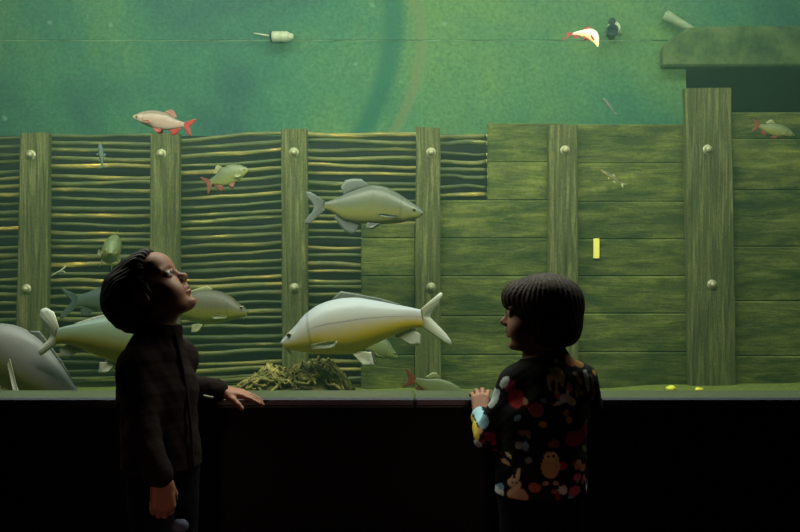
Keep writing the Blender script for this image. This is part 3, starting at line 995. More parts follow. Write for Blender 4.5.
# ------------------------------------------------------------------ figures: one continuous surface each
class Field:
    def __init__(s, lo, hi, h):
        s.lo = np.array(lo, float); s.h = h
        s.n = np.ceil((np.array(hi, float) - s.lo) / h).astype(int) + 1
        s.f = np.full(s.n, 0.5, np.float32)
        s.ax = [(s.lo[i] + h * np.arange(s.n[i])).astype(np.float32) for i in range(3)]

    def _slc(s, lo, hi, pad):
        i0 = np.maximum(np.floor((np.array(lo) - pad - s.lo) / s.h).astype(int), 0)
        i1 = np.minimum(np.ceil((np.array(hi) + pad - s.lo) / s.h).astype(int) + 1, s.n)
        if np.any(i1 <= i0):
            return None, None
        sl = tuple(slice(a, b_) for a, b_ in zip(i0, i1))
        g = np.meshgrid(*[s.ax[k][sl[k]] for k in range(3)], indexing="ij", sparse=True)
        return sl, g

    def put(s, sl, d, k, op):
        f = s.f[sl]
        if op == "cut":
            d = -d
            if k > 0:
                h = np.clip(0.5 - 0.5 * (d - f) / k, 0, 1)
                s.f[sl] = d * (1 - h) + f * h + k * h * (1 - h)
            else:
                s.f[sl] = np.maximum(f, d)
        elif k > 0:
            h = np.clip(0.5 + 0.5 * (f - d) / k, 0, 1)
            s.f[sl] = f * (1 - h) + d * h - k * h * (1 - h)
        else:
            s.f[sl] = np.minimum(f, d)

    def cap(s, a, b, ra, rb, k=0.01, op="add", n=None, q=1.0):
        """Tapered limb from a to b; n, q flatten it: q times as wide along n."""
        a, b = np.array(a, float), np.array(b, float)
        r = max(ra, rb) * max(1, q)
        sl, g = s._slc(np.minimum(a, b) - r, np.maximum(a, b) + r, k + 3 * s.h)
        if sl is None:
            return
        p = [g[i] - a[i] for i in range(3)]
        ba = b - a
        if n is not None:
            n = np.array(n, float) / np.linalg.norm(n)
            dn = p[0] * n[0] + p[1] * n[1] + p[2] * n[2]
            ba = ba + n * (ba @ n) * (1 / q - 1)
            p = [p[i] + dn * n[i] * (1 / q - 1) for i in range(3)]
        L2 = max(float(ba @ ba), 1e-12)
        t = np.clip((p[0] * ba[0] + p[1] * ba[1] + p[2] * ba[2]) / L2, 0, 1)
        d = np.sqrt((p[0] - t * ba[0]) ** 2 + (p[1] - t * ba[1]) ** 2 + (p[2] - t * ba[2]) ** 2) - (ra + (rb - ra) * t)
        if q < 1:
            d = d * (0.5 + 0.5 * q)
        s.put(sl, d.astype(np.float32), k, op)

    def ell(s, c, r, R=None, k=0.01, op="add", shrink=0.0):
        c, r = np.array(c, float), np.array(r, float)
        m = r.max()
        sl, g = s._slc(c - m, c + m, k + 3 * s.h)
        if sl is None:
            return
        p = [g[i] - c[i] for i in range(3)]
        if R is not None:
            R = np.array(R)
            p = [p[0] * R[0, j] + p[1] * R[1, j] + p[2] * R[2, j] for j in range(3)]
        k0 = np.sqrt((p[0] / r[0]) ** 2 + (p[1] / r[1]) ** 2 + (p[2] / r[2]) ** 2)
        k1 = np.sqrt((p[0] / r[0] ** 2) ** 2 + (p[1] / r[1] ** 2) ** 2 + (p[2] / r[2] ** 2) ** 2)
        d = k0 * (k0 - 1) / np.maximum(k1, 1e-6)
        d = np.where(k0 < 0.05, -r.min(), d)
        s.put(sl, d.astype(np.float32), k, op)

    def plane(s, p, n, k=0.0):
        """Cut away everything on the side that n points to."""
        n = np.array(n, float) / np.linalg.norm(n)
        d = (s.ax[0] - p[0])[:, None, None] * n[0] + (s.ax[1] - p[1])[None, :, None] * n[1] + (s.ax[2] - p[2])[None, None, :] * n[2]
        s.put((slice(None),) * 3, (-d).astype(np.float32), k, "cut")

    def warp(s, fn):
        g = np.meshgrid(*s.ax, indexing="ij", sparse=True)
        s.f = (s.f + fn(*g)).astype(np.float32)

    def mesh(s, keep=1):
        """Naive surface nets."""
        f = s.f
        f[0] = f[-1] = 0.5; f[:, 0] = f[:, -1] = 0.5; f[:, :, 0] = f[:, :, -1] = 0.5
        ins = f < 0
        c = sum(ins[i:ins.shape[0] - 1 + i, j:ins.shape[1] - 1 + j, k:ins.shape[2] - 1 + k].astype(np.int8) for i in (0, 1) for j in (0, 1) for k in (0, 1))
        act = np.argwhere((c > 0) & (c < 8))
        idx = np.full(c.shape, -1, np.int32)
        idx[act[:, 0], act[:, 1], act[:, 2]] = np.arange(len(act))
        acc = np.zeros((len(act), 3)); cnt = np.zeros(len(act))
        cr = [(i, j, k) for i in (0, 1) for j in (0, 1) for k in (0, 1)]
        for a in cr:
            for ax in range(3):
                if a[ax] == 0:
                    b_ = list(a); b_[ax] = 1
                    fa = f[act[:, 0] + a[0], act[:, 1] + a[1], act[:, 2] + a[2]]
                    fb = f[act[:, 0] + b_[0], act[:, 1] + b_[1], act[:, 2] + b_[2]]
                    x = (fa < 0) != (fb < 0)
                    t = np.where(x, fa / np.where(x, fa - fb, 1), 0)
                    pt = np.array(a, float)[None] + np.zeros((len(act), 3))
                    pt[:, ax] = t
                    acc += np.where(x[:, None], pt, 0); cnt += x
        V = s.lo + s.h * (act + acc / cnt[:, None])
        Q = []
        for ax in range(3):
            u, w = (ax + 1) % 3, (ax + 2) % 3
            sl0 = [slice(1, -1)] * 3; sl0[ax] = slice(0, -1)
            sl1 = list(sl0); sl1[ax] = slice(1, None)
            a, b_ = ins[tuple(sl0)], ins[tuple(sl1)]
            for sgn, m in ((0, a & ~b_), (1, ~a & b_)):
                e = np.argwhere(m)
                if not len(e):
                    continue
                for k in range(3):
                    if k != ax:
                        e[:, k] += 1
                q = []
                for du, dw in ((-1, -1), (0, -1), (0, 0), (-1, 0)):
                    z = e.copy(); z[:, u] += du; z[:, w] += dw
                    q.append(idx[z[:, 0], z[:, 1], z[:, 2]])
                q = np.stack(q, 1)
                Q.append(q if sgn == 0 else q[:, ::-1])
        return V, np.concatenate(Q)


def smooth_mesh(V, Q, it=2, lam=0.5):
    n = len(V)
    E = np.concatenate([Q[:, [0, 1]], Q[:, [1, 2]], Q[:, [2, 3]], Q[:, [3, 0]]])
    for _ in range(it):
        for l in (lam, -lam * 1.02):
            s_ = np.zeros_like(V); c = np.zeros(n)
            for k in range(3):
                s_[:, k] = np.bincount(E[:, 0], V[E[:, 1], k], n) + np.bincount(E[:, 1], V[E[:, 0], k], n)
            c = np.bincount(E[:, 0], minlength=n) + np.bincount(E[:, 1], minlength=n)
            V = V + l * (s_ / c[:, None] - V)
    return V


def big_mesh(name, V, Q, mats, parent, midx=None):
    me = bpy.data.meshes.new(name)
    me.vertices.add(len(V)); me.vertices.foreach_set("co", V.astype(np.float32).ravel())
    me.loops.add(Q.size); me.loops.foreach_set("vertex_index", Q.astype(np.int32).ravel())
    me.polygons.add(len(Q))
    me.polygons.foreach_set("loop_start", np.arange(0, Q.size, 4, dtype=np.int32))
    for m in mats:
        me.materials.append(m)
    if midx is not None:
        me.polygons.foreach_set("material_index", midx.astype(np.int32))
    me.polygons.foreach_set("use_smooth", np.ones(len(Q), bool))
    me.update(calc_edges=True)
    me.validate()
    o = bpy.data.objects.new(name, me)
    COL.objects.link(o)
    return settle(o, parent) if parent is not None else o


def wob(x, y, z, fr, seed=0.0):
    return (np.sin(fr * (x * 1.0 + y * 0.6) + seed) * np.sin(fr * (z * 0.9 - x * 0.4) + 1.7 * seed + 1.0)
            + 0.5 * np.sin(fr * 2.1 * (z + y * 0.7) + 2.0 + seed) * np.sin(fr * 1.9 * (x - z * 0.5) + seed * 3))


def frame(fwd, up):
    f = Vector(fwd).normalized(); u = Vector(up)
    u = (u - f * u.dot(f)).normalized()
    l = u.cross(f)
    return np.array([[f.x, l.x, u.x], [f.y, l.y, u.y], [f.z, l.z, u.z]])


class Head:
    """A child's head in its own axes: x to the face, y to its left, z to the crown."""

    def __init__(s, org, R, sc):
        s.o, s.R, s.s = np.array(org, float), R, sc

    def w(s, p):
        return s.o + s.R @ (np.array(p, float) * s.s)

    def loc(s, V):
        return ((V - s.o) @ s.R) / s.s

    def cap(s, F_, a, b, ra, rb, k=0.01, op="add"):
        F_.cap(s.w(a), s.w(b), ra * s.s, rb * s.s, k * s.s, op)

    def ell(s, F_, c, r, k=0.01, op="add", rot=None):
        R = s.R if rot is None else s.R @ rot
        F_.ell(s.w(c), np.array(r) * s.s, R, k * s.s, op)

    def flesh(s, F_):
        s.ell(F_, (-.010, 0, .030), (.090, .073, .068), 0)
        s.ell(F_, (.026, 0, -.028), (.054, .054, .066), .03)
        s.ell(F_, (.060, 0, .040), (.026, .050, .030), .03)          # forehead
        for y in (1, -1):
            s.ell(F_, (.048, y * .032, -.040), (.031, .028, .030), .025)  # cheeks
            s.cap(F_, (.005, y * .050, -.050), (.050, y * .022, -.082), .014, .014, .02)  # jaw
        s.ell(F_, (.066, 0, -.083), (.017, .020, .015), .018)         # chin
        s.cap(F_, (.076, 0, .006), (.090, 0, -.020), .006, .0085, .014)  # nose
        s.ell(F_, (.0935, 0, -.0215), (.0095, .0105, .0088), .008)
        for y in (1, -1):
            s.ell(F_, (.086, y * .010, -.027), (.008, .007, .0065), .006)
            s.ell(F_, (.086, y * .031, .004), (.017, .017, .011), .012, "cut")
            s.cap(F_, (.080, y * .014, .020), (.068, y * .050, .019), .005, .005, .010)   # brow
            s.ell(F_, (.069, y * .029, .003), (.0135, .0145, .0125), .001)
            s.cap(F_, (.0835, y * .016, .0075), (.074, y * .043, .0070), .0030, .0030, .003)  # lid
            q = np.array(Matrix.Rotation(math.radians(-14), 3, "Y"))
            s.ell(F_, (-.006, y * .073, -.006), (.019, .009, .029), .006, "add", q)     # ear
            s.ell(F_, (-.002, y * .081, -.004), (.010, .005, .017), .003, "cut", q)
        s.cap(F_, (.078, -.013, -.0475), (.0825, 0, -.0465), .0050, .0058, .008)  # upper lip
        s.cap(F_, (.078, .013, -.0475), (.0825, 0, -.0465), .0050, .0058, .008)
        s.cap(F_, (.077, -.010, -.0590), (.0795, 0, -.0600), .0050, .0062, .008)
        s.cap(F_, (.077, .010, -.0590), (.0795, 0, -.0600), .0050, .0062, .008)
        s.cap(F_, (.086, -.014, -.0530), (.086, .014, -.0530), .0013, .0016, .002, "cut")
        s.ell(F_, (.084, 0, -.072), (.010, .018, .006), .008, "cut")

    def paint(s, V, Q):
        """0 skin, 1 white of the eye, 2 iris and pupil, 3 lips"""
        c = s.loc(V[Q].mean(1))
        m = np.zeros(len(Q), int)
        for y in (1, -1):
            d = np.linalg.norm((c - np.array([.069, y * .029, .003])) / np.array([.0135, .0145, .0125]), axis=1)
            on = (d < 1.07) & (c[:, 0] > .0725) & (np.abs(c[:, 2] - .002) < .0068)
            m[on] = 1
            e = np.hypot(c[:, 1] - y * .029, c[:, 2] - .003)
            m[on & (e < .0062)] = 2
        lip = (c[:, 0] > .075) & (np.abs(c[:, 1]) < .017) & (c[:, 2] > -.0655) & (c[:, 2] < -.0425)
        m[lip] = 3
        return m


def hand(F_, wrist, fwd, side, scale=1.0, curl=(15, 25, 20), spread=7.0, thumb=(40, 25), thumb_out=0.5, curls=None, flip=False):
    """wrist -> fingers along fwd; side points to the thumb; the palm faces fwd x side."""
    f = Vector(fwd).normalized()
    sd = Vector(side); sd = (sd - f * sd.dot(f)).normalized()
    pn = f.cross(sd) * (-1 if flip else 1)
    w = Vector(wrist)
    L = 0.058 * scale
    kn = []
    for i, (o_, ln) in enumerate(((.0185, .98), (.0062, 1.04), (-.0062, 1.0), (-.0180, .90))):
        b0 = w + sd * (o_ * 0.75 * scale) + f * 0.006
        b1 = w + sd * (o_ * 1.05 * scale) + f * (L * ln)
        F_.cap(b0, b1, .0115 * scale, .0088 * scale, .008 * scale)
        kn.append(b1)
    lens = ((.026, .016, .013), (.029, .018, .014), (.027, .017, .0135), (.021, .013, .012))
    for i in range(4):
        ang = math.radians(spread * (1.5 - i))
        d = (f * math.cos(ang) + sd * math.sin(ang)).normalized()
        ax = d.cross(pn).normalized()
        p = kn[i]
        cs = curls[i] if curls else curl
        r = (.0076, .0079, .0076, .0068)[i] * scale
        for j in range(3):
            d = Matrix.Rotation(math.radians(cs[j]), 3, ax) @ d
            q = p + d * lens[i][j] * scale
            F_.cap(p, q, r, r * 0.9, .0022 if j == 0 else 0.0015)
            r *= 0.9
            p = q
    tb = w + sd * .017 * scale + f * .012 * scale + pn * .004 * scale
    d = (f * math.cos(math.radians(thumb[0])) + sd * math.sin(math.radians(thumb[0])) + pn * thumb_out).normalized()
    q = tb + d * .030 * scale
    F_.cap(tb, q, .0120 * scale, .0090 * scale, .008 * scale)
    ax = d.cross((pn - sd * 0.6).normalized()).normalized()
    r = .0086 * scale
    for ln in (.020, .016):
        d = Matrix.Rotation(math.radians(thumb[1]), 3, ax) @ d
        p = q; q = p + d * ln * scale
        F_.cap(p, q, r, r * 0.88, .002)
        r *= 0.88


M_skin = plain("skin", lin(158, 104, 82), 0.6, nscale=90, amt=0.08, bump=0.05)
M_lips = plain("lips", lin(166, 88, 82), 0.45, nscale=90, amt=0.08, bump=0)
M_white = plain("eye_white", lin(210, 206, 200), 0.2, bump=0, amt=0.03)
M_eye = plain("eye_iris", lin(34, 24, 18), 0.12, bump=0)


def hair_mat(name, a, b_):
    t = NT(name)
    v = t.coords((8, 8, 8))
    g = t.noise(v, 14, 5, 0.6, 0.3)
    t.col(t.ramp(g, [(0.3, a), (0.7, b_)]))
    t.bump(g, 0.4, 0.004)
    return t.set(0.6, spec=0.2)


M_hair_b = hair_mat("dark_brown_hair", lin(26, 19, 16), lin(48, 34, 26))
M_hair_g = hair_mat("brown_hair", lin(36, 24, 19), lin(68, 44, 32))
M_jacket = plain("dark_jacket_cloth", lin(36, 24, 24), 0.9, spec=0.1, nscale=160, amt=0.2, bump=0.3)
M_trous = plain("dark_trouser_cloth", lin(18, 18, 24), 0.9, spec=0.1, nscale=120, amt=0.2, bump=0.3)
M_shoe = plain("dark_shoe", lin(36, 34, 36), 0.5, nscale=60)
M_zip = plain("pale_cord", lin(190, 190, 176), 0.5, nscale=60, bump=0)
M_patch = plain("pale_patch_cloth", lin(84, 88, 112), 0.8, nscale=80)


def V3(p):
    return np.array([p.x, p.y, p.z])


def figure_legs(root, hipL, hipR, footdir, trn):
    """Trousers and shoes; returns (hip, knee, ankle) of either leg."""
    out = []
    fd = Vector(footdir).normalized()
    for hp in (hipL, hipR):
        kn = Vector((hp.x, hp.y, 0.255)) + fd * 0.012
        an = Vector((hp.x, hp.y, 0.055)) - fd * 0.008
        out.append((hp, kn, an))
    xs = [p.x for l in out for p in l]; ys = [p.y for l in out for p in l]
    T = Field((min(xs) - .12, min(ys) - .12, 0.0), (max(xs) + .12, max(ys) + .12, .58), 0.005)
    for hp, kn, an in out:
        T.cap(hp, kn, .068, .050, .02)
        T.cap(kn, an + Vector((0, 0, .0)), .050, .043, .02)
    mid = (hipL + hipR) / 2
    T.cap(mid + Vector((0, 0, .04)), mid - Vector((0, 0, .01)), .085, .080, .03)
    T.plane((0, 0, .048), (0, 0, -1), .006)
    T.warp(lambda x, y, z: 0.0016 * wob(x, y, z, 45, 2))
    V, Q = T.mesh()
    big_mesh("trousers", smooth_mesh(V, Q), Q, [M_trous], root)
    for hp, kn, an in out:
        S = Field((an.x - .16, an.y - .16, -0.002), (an.x + .16, an.y + .16, .12), 0.004)
        heel = Vector((an.x, an.y, .030)) - fd * .018
        toe = Vector((an.x, an.y, .026)) + fd * .095
        S.cap(heel, heel + fd * .055, .034, .036, .01)
        S.cap(heel + fd * .055, toe, .036, .028, .015)
        S.cap(heel + fd * .02 + Vector((0, 0, .03)), heel + fd * .02 + Vector((0, 0, .055)), .032, .034, .015)
        S.plane((0, 0, .001), (0, 0, -1)); S.plane((0, 0, .095), (0, 0, 1), .004)
        V, Q = S.mesh()
        big_mesh("shoe", smooth_mesh(V, Q), Q, [M_shoe], root)
    return out


# ---------------------------------------------------------------- the boy looking up
BY = 2.30
rb = empty("person", (P(160, 0, BY).x, BY, 0.0))
Rb = frame((0.79, -0.04, 0.60), (-0.6, 0.0, 0.8))
hb = Head(P(150.0, 292.0, BY), Rb, 1.05)
pel = P(163, 462, BY); che = P(158, 392, BY); nb = P(156, 337, BY)
fwd = Vector((0.94, -0.34, 0)); lft = Vector((0.34, 0.94, 0))
shR = nb - lft * .086 + Vector((.004, 0, -.070)); shL = nb + lft * .088 + Vector((.012, 0, -.064))
elR = P(142, 430, 2.17); wrR = P(160, 478, 2.13)
elL = Vector((-.645, 2.475, .690)); wrL = P(221, 391, 2.555)
skull = Vector(hb.w((-.030, 0, -.045)))
B = Field((-.98, 1.95, -.01), (-.36, 2.72, 1.13), 0.0032)
hb.flesh(B)
B.cap(skull + Vector((.012, 0, 0)), nb + Vector((.010, 0, -.01)), .048, .052, .02)
B.cap(nb - Vector((0, 0, .03)), che, .062, .078, .03, n=lft, q=1.3)
B.cap(che, pel, .078, .076, .03, n=lft, q=1.2)
B.cap(nb - Vector((0, 0, .04)), shR, .040, .034, .02); B.cap(nb - Vector((0, 0, .04)), shL, .040, .034, .02)
B.cap(shR, elR, .034, .028, .01); B.cap(elR, wrR, .027, .019, .01)
B.cap(shL, elL, .034, .028, .01); B.cap(elL, wrL, .027, .019, .01)
hipR = pel - lft * .055 + Vector((0, 0, .01)); hipL = pel + lft * .055 + Vector((0, 0, .01))
for hp in (hipR, hipL):
    B.cap(hp, Vector((hp.x, hp.y, .255)), .058, .042, .02)
    B.cap(Vector((hp.x, hp.y, .255)), Vector((hp.x, hp.y, .05)), .042, .03, .01)
    B.cap(Vector((hp.x, hp.y, .035)), Vector((hp.x, hp.y, .030)) + fwd * .075, .025, .020, .01)
# far hand lying over the sill, fingers spread; near hand a loose fist
hand(B, wrL + Vector((.006, .0, .000)), (0.96, 0.06, -0.16), (0.05, -0.98, -0.15), 1.05, spread=9, thumb=(35, 12), thumb_out=0.2,
     curls=((6, 6, 4), (10, 12, 8), (8, 14, 10), (12, 20, 14)))
hand(B, wrR + Vector((.004, -.004, -.008)), (0.10, -0.05, -1.0), (0.78, 0.45, 0.05), 1.12, curl=(48, 78, 50), spread=2, thumb=(30, 24), thumb_out=0.5, flip=True)
V, Q = B.mesh(); V = smooth_mesh(V, Q, 1)
ob = big_mesh("body", V, Q, [M_skin, M_white, M_eye, M_lips], rb, hb.paint(V, Q))
# hair: close crop, pushed up at the front
H_ = Field((-.92, 2.12, .74), (-.48, 2.48, 1.14), 0.0030)
hb.ell(H_, (-.020, 0, .028), (.098, .081, .076), 0)
hb.ell(H_, (-.058, 0, -.006), (.064, .072, .068), .03)
hb.ell(H_, (.034, 0, .080), (.036, .054, .017), .025)
n_ = hb.R @ np.array([.80, 0, -.60])
H_.plane(hb.w((.030, 0, .010)), n_, .006)
hb.ell(H_, (.088, 0, .030), (.038, .054, .050), .020, "cut")
for y in (1, -1):
    hb.cap(H_, (.016, y * .070, .030), (.018, y * .068, -.014), .009, .005, .008)
    hb.ell(H_, (-.002, y * .084, -.010), (.022, .022, .032), .006, "cut")
H_.plane(hb.w((-.03, 0, -.085)), hb.R @ np.array([0.25, 0, -1.0]), .01)
hR, hO, hS = hb.R, hb.o, hb.s
def strands(x, y, z):
    a = ((x - hO[0]) * hR[0, 1] + (y - hO[1]) * hR[1, 1] + (z - hO[2]) * hR[2, 1])
    b_ = ((x - hO[0]) * hR[0, 0] + (y - hO[1]) * hR[1, 0] + (z - hO[2]) * hR[2, 0])
    c_ = ((x - hO[0]) * hR[0, 2] + (y - hO[1]) * hR[1, 2] + (z - hO[2]) * hR[2, 2])
    th = np.arctan2(a, c_ + .03)
    return 0.0006 * np.sin(th * 34 + 9 * b_ / .1 * 0.4 + 2 * np.sin(b_ * 60)) + 0.0011 * np.sin(th * 71 + b_ * 50) + 0.0010 * np.sin(b_ * 90 + th * 7)
H_.warp(strands)
V, Q = H_.mesh()
big_mesh("hair", smooth_mesh(V, Q, 1), Q, [M_hair_b], rb)
# jacket
J = Field((-.98, 1.95, .44), (-.36, 2.72, .95), 0.0038)
hem = P(163, 466, BY)
J.cap(nb - Vector((0, 0, .062)), che, .076, .090, .03, n=lft, q=1.34)
J.cap(che, hem + Vector((0, 0, -.03)), .090, .098, .03, n=lft, q=1.24)
J.cap(nb + fwd * .014 + Vector((0, 0, .018)), nb - Vector((0, 0, .035)), .058, .066, .02)
for sh, el, wr, r2 in ((shR, elR, wrR, .034), (shL, elL, wrL, .031)):
    J.cap(nb - Vector((0, 0, .040)), sh, .046, .046, .03)
    J.cap(sh, el, .050, .041, .02)
    J.cap(el, wr, .041, r2, .012)
J.warp(lambda x, y, z: 0.0024 * wob(x, y, z, 38, 1.3) + 0.0012 * wob(x, y, z, 85, 4))
# cuffs, hem, neck
dR = (wrR - elR).normalized(); dL = (wrL - elL).normalized()
def cutcap(Fd, p, d, r):
    """Ends a sleeve at p: what lies past p along d, near it, goes."""
    c = Vector(p) + Vector(d) * r
    Fd.cap(c + d * .0, c + d * .10, r, r, .004, "cut")
J.plane(hem, (0.0, 0.0, -1.0), .006) if False else None
lowcut = Field
g = np.meshgrid(*J.ax, indexing="ij", sparse=True)
def endcut(Fd, p, d, rad, k=.004):
    """Square end across a sleeve or hem: only within rad of p."""
    g = np.meshgrid(*Fd.ax, indexing="ij", sparse=True)
    q = [g[i] - p[i] for i in range(3)]
    al = q[0] * d[0] + q[1] * d[1] + q[2] * d[2]
    rr = np.sqrt(q[0] ** 2 + q[1] ** 2 + q[2] ** 2 - al ** 2 + 1e-9)
    Fd.f = np.maximum(Fd.f, np.minimum(al, rad - rr)).astype(np.float32)
endcut(J, wrR - dR * .006, dR, .075)
endcut(J, wrL - dL * .010, dL, .075)
Jt = np.maximum(J.f, (hem.z - g[2]).astype(np.float32))
# the hem must not trim the hanging sleeve
q = [g[i] - np.array(elR)[i] for i in range(3)]
ba = np.array(wrR - elR); tt = np.clip((q[0] * ba[0] + q[1] * ba[1] + q[2] * ba[2]) / (ba @ ba), 0, 1)
near = np.sqrt(sum((q[i] - tt * ba[i]) ** 2 for i in range(3))) - .044
J.f = np.minimum(Jt, np.maximum(J.f, near)).astype(np.float32)
J.plane(nb + fwd * .01 + Vector((0, 0, .036)), (0.05, 0.02, 1.0), .006)
# rolled rims
for p, d, r in ((wrR - dR * .012, dR, .032), (wrL - dL * .016, dL, .029)):
    J.cap(p - d * .006, p + d * .004, r + .004, r + .004, .004)
V, Q = J.mesh()
big_mesh("jacket", smooth_mesh(V, Q), Q, [M_jacket], rb)
# front zip and drawcord
b = MB()
zp = []
for i in range(12):
    u = i / 11
    c = nb.lerp(hem, u) + Vector((0, 0, .02 * (1 - u)))
    zp.append(c + fwd * (.066 + .034 * math.sin(math.pi * min(1, u * 1.3) * 0.5)) - lft * .01)
b.tube(zp, .0045, 6)
b.build("zip", M_jacket, rb, True)
b = MB(); b.tube([P(204, 395.5, 2.25), P(208, 397.2, 2.24), P(213, 397.4, 2.24)], [.003, .004, .003], 6)
b.build("drawcord", M_zip, rb, True)
figure_legs(rb, hipL, hipR, fwd, None)
b = MB()
pc = P(178, 526, 2.20)
b.box((pc.x - .02, pc.y + .004, pc.z - .022), (pc.x + .022, pc.y + .03, pc.z + .012), .010)
b.build("trouser_patch", M_patch, rb, True)
tag(rb, "short-haired person in dark zipped jacket, head tipped back, looking up at the tank", "person")

# ---------------------------------------------------------------- the child with the bob
CY = 2.30
rc = empty("person", (P(541, 0, CY).x, CY, 0.0))
Rc = frame((-0.98, 0.16, -0.03), (-0.03, 0.0, 1.0))
hc = Head(P(538.5, 313.0, CY), Rc, 1.0)
nb = P(547, 358, CY); che = P(543, 410, CY); pel = P(541, 474, CY)
fwd = Vector((0.0, 1.0, 0)); lft = Vector((-1, 0, 0))
shL = nb + Vector((-.084, -.004, -.070)); shR = nb + Vector((.090, 0, -.064))
elL = P(488, 436, 2.33); wrL = Vector((P(481, 0, 2.52).x, 2.515, P(0, 416, 2.515).z))
elR = P(589, 404, 2.42); wrR = Vector((P(568, 0, 2.55).x, 2.545, .665))
skull = Vector(hc.w((-.022, 0, -.05)))
C_ = Field((.14, 2.02, -.01), (.66, 2.76, 1.06), 0.0032)
hc.flesh(C_)
C_.cap(skull, nb - Vector((0, 0, .01)), .042, .046, .02)
C_.cap(nb - Vector((0, 0, .03)), che, .058, .074, .03, n=lft, q=1.3)
C_.cap(che, pel, .074, .074, .03, n=lft, q=1.25)
for sh, el, wr in ((shL, elL, wrL), (shR, elR, wrR)):
    C_.cap(nb - Vector((0, 0, .03)), sh, .036, .032, .02)
    C_.cap(sh, el, .032, .026, .01); C_.cap(el, wr, .026, .018, .01)
hipL = pel + Vector((-.055, 0, .01)); hipR = pel + Vector((.055, 0, .01))
for hp in (hipR, hipL):
    C_.cap(hp, Vector((hp.x, hp.y, .255)), .056, .042, .02)
    C_.cap(Vector((hp.x, hp.y, .255)), Vector((hp.x, hp.y, .05)), .042, .03, .01)
    C_.cap(Vector((hp.x, hp.y, .035)), Vector((hp.x, hp.y, .030)) + fwd * .075, .025, .020, .01)
hand(C_, wrL + Vector((0, .004, .006)), (0.02, 0.62, 0.78), (1.0, 0.05, 0.0), 1.0, spread=10, thumb=(42, 12), thumb_out=0.3,
     curls=((20, 34, 22), (22, 34, 22), (22, 34, 24), (24, 36, 24)))
hand(C_, wrR + Vector((-.004, .006, .0)), (-0.45, 0.88, -0.22), (-0.85, -0.42, 0.1), 1.0, curl=(8, 12, 10), spread=6, thumb=(35, 12), thumb_out=0.2, flip=True)
V, Q = C_.mesh(); V = smooth_mesh(V, Q, 1)
big_mesh("body", V, Q, [M_skin, M_white, M_eye, M_lips], rc, hc.paint(V, Q))
# hair: bob with a fringe
H_ = Field((.22, 2.10, .72), (.60, 2.50, 1.06), 0.0030)
hc.ell(H_, (-.018, 0, .026), (.104, .090, .082), 0)
hc.ell(H_, (-.036, 0, -.036), (.078, .088, .070), .03)
hc.ell(H_, (.050, 0, .045), (.048, .060, .042), .02)
# face opening under the fringe, between the side locks
hc.ell(H_, (.086, 0, -.060), (.064, .086, .074), .008, "cut")
H_.plane(hc.w((-.05, 0, -.098)), hc.R @ np.array([0.10, 0, -1.0]), .03)
hR, hO, hS = hc.R, hc.o, hc.s
def strands2(x, y, z):
    a = ((x - hO[0]) * hR[0, 1] + (y - hO[1]) * hR[1, 1] + (z - hO[2]) * hR[2, 1])
    b_ = ((x - hO[0]) * hR[0, 0] + (y - hO[1]) * hR[1, 0] + (z - hO[2]) * hR[2, 0])
    c_ = ((x - hO[0]) * hR[0, 2] + (y - hO[1]) * hR[1, 2] + (z - hO[2]) * hR[2, 2])
    az = np.arctan2(a, b_ + .01)
    rad = np.clip(np.sqrt(a * a + b_ * b_) / .05, 0, 1)
    return rad * (0.0009 * np.sin(az * 40 + 3 * np.sin(c_ * 40)) + 0.0007 * np.sin(az * 87 + c_ * 60))
H_.warp(strands2)
V, Q = H_.mesh()
big_mesh("hair", smooth_mesh(V, Q, 1), Q, [M_hair_g], rc)
# patterned top
S = Field((.14, 2.02, .40), (.66, 2.76, .84), 0.0036)
hem = P(541, 492, CY)
S.cap(nb - Vector((0, 0, .056)), che, .070, .088, .03, n=lft, q=1.30)
S.cap(che, hem + Vector((0, 0, -.03)), .088, .094, .03, n=lft, q=1.30)
S.cap(nb + Vector((.004, 0, .004)), nb - Vector((0, 0, .03)), .054, .062, .025)
for sh, el, wr in ((shL, elL, wrL), (shR, elR, wrR)):
    S.cap(nb - Vector((0, 0, .032)), sh, .044, .044, .03)
    S.cap(sh, el, .046, .037, .02); S.cap(el, wr, .037, .028, .012)
S.warp(lambda x, y, z: 0.0020 * wob(x, y, z, 36, 2.3) + 0.0010 * wob(x, y, z, 80, 5))
S.plane(hem, (0.02, 0, -1.0), .006)
for el, wr in ((elL, wrL), (elR, wrR)):
    d = (wr - el).normalized()
    endcut(S, wr - d * .008, d, .06)
    S.cap(wr - d * .022, wr - d * .012, .031, .031, .004)
S.plane(nb + Vector((0, 0, .016)), (-0.12, 0.25, 1.0), .006)
V, Q = S.mesh(); V = smooth_mesh(V, Q)
so = big_mesh("patterned_top", V, Q, [], rc)
# the print: animal motifs and blots, each where the photo shows it, dyed into the cloth
black = np.array(lin(20, 17, 18)[:3])
colv = np.tile(black, (len(V), 1))
px = 400 + V[:, 0] / V[:, 1] * F
X = 400 + (V[:, 0]) / CY * F; Z = 266 - (V[:, 2] - EYE) / CY * F
wn = np.array([mnoise.noise(Vector((v[0] * 45, v[1] * 45, v[2] * 45))) for v in V])
wn2 = np.array([mnoise.noise(Vector((v[0] * 110, v[1] * 110, v[2] * 110 + 7))) for v in V])
def dye(mask, c):
    colv[mask] = np.array(lin(*c)[:3])
def blob(cx, cy, rx, ry, c, rot=0.0, rag=0.35, back=True, front=False):
    dx, dy = X - cx, Z - cy
    a = math.radians(rot)
    u, w_ = dx * math.cos(a) + dy * math.sin(a), -dx * math.sin(a) + dy * math.cos(a)
    m = (u / rx) ** 2 + (w_ / ry) ** 2 + rag * wn + 0.25 * rag * wn2 < 1
    dye(m, c)
cream, ochre, red, maroon, white, blue, grey, pink, tan, green = (206, 190, 140), (176, 130, 60), (170, 44, 50), (130, 34, 58), (214, 216, 214), (120, 160, 190), (130, 130, 120), (196, 96, 110), (190, 150, 110), (110, 130, 70)
rn = random.Random(5)
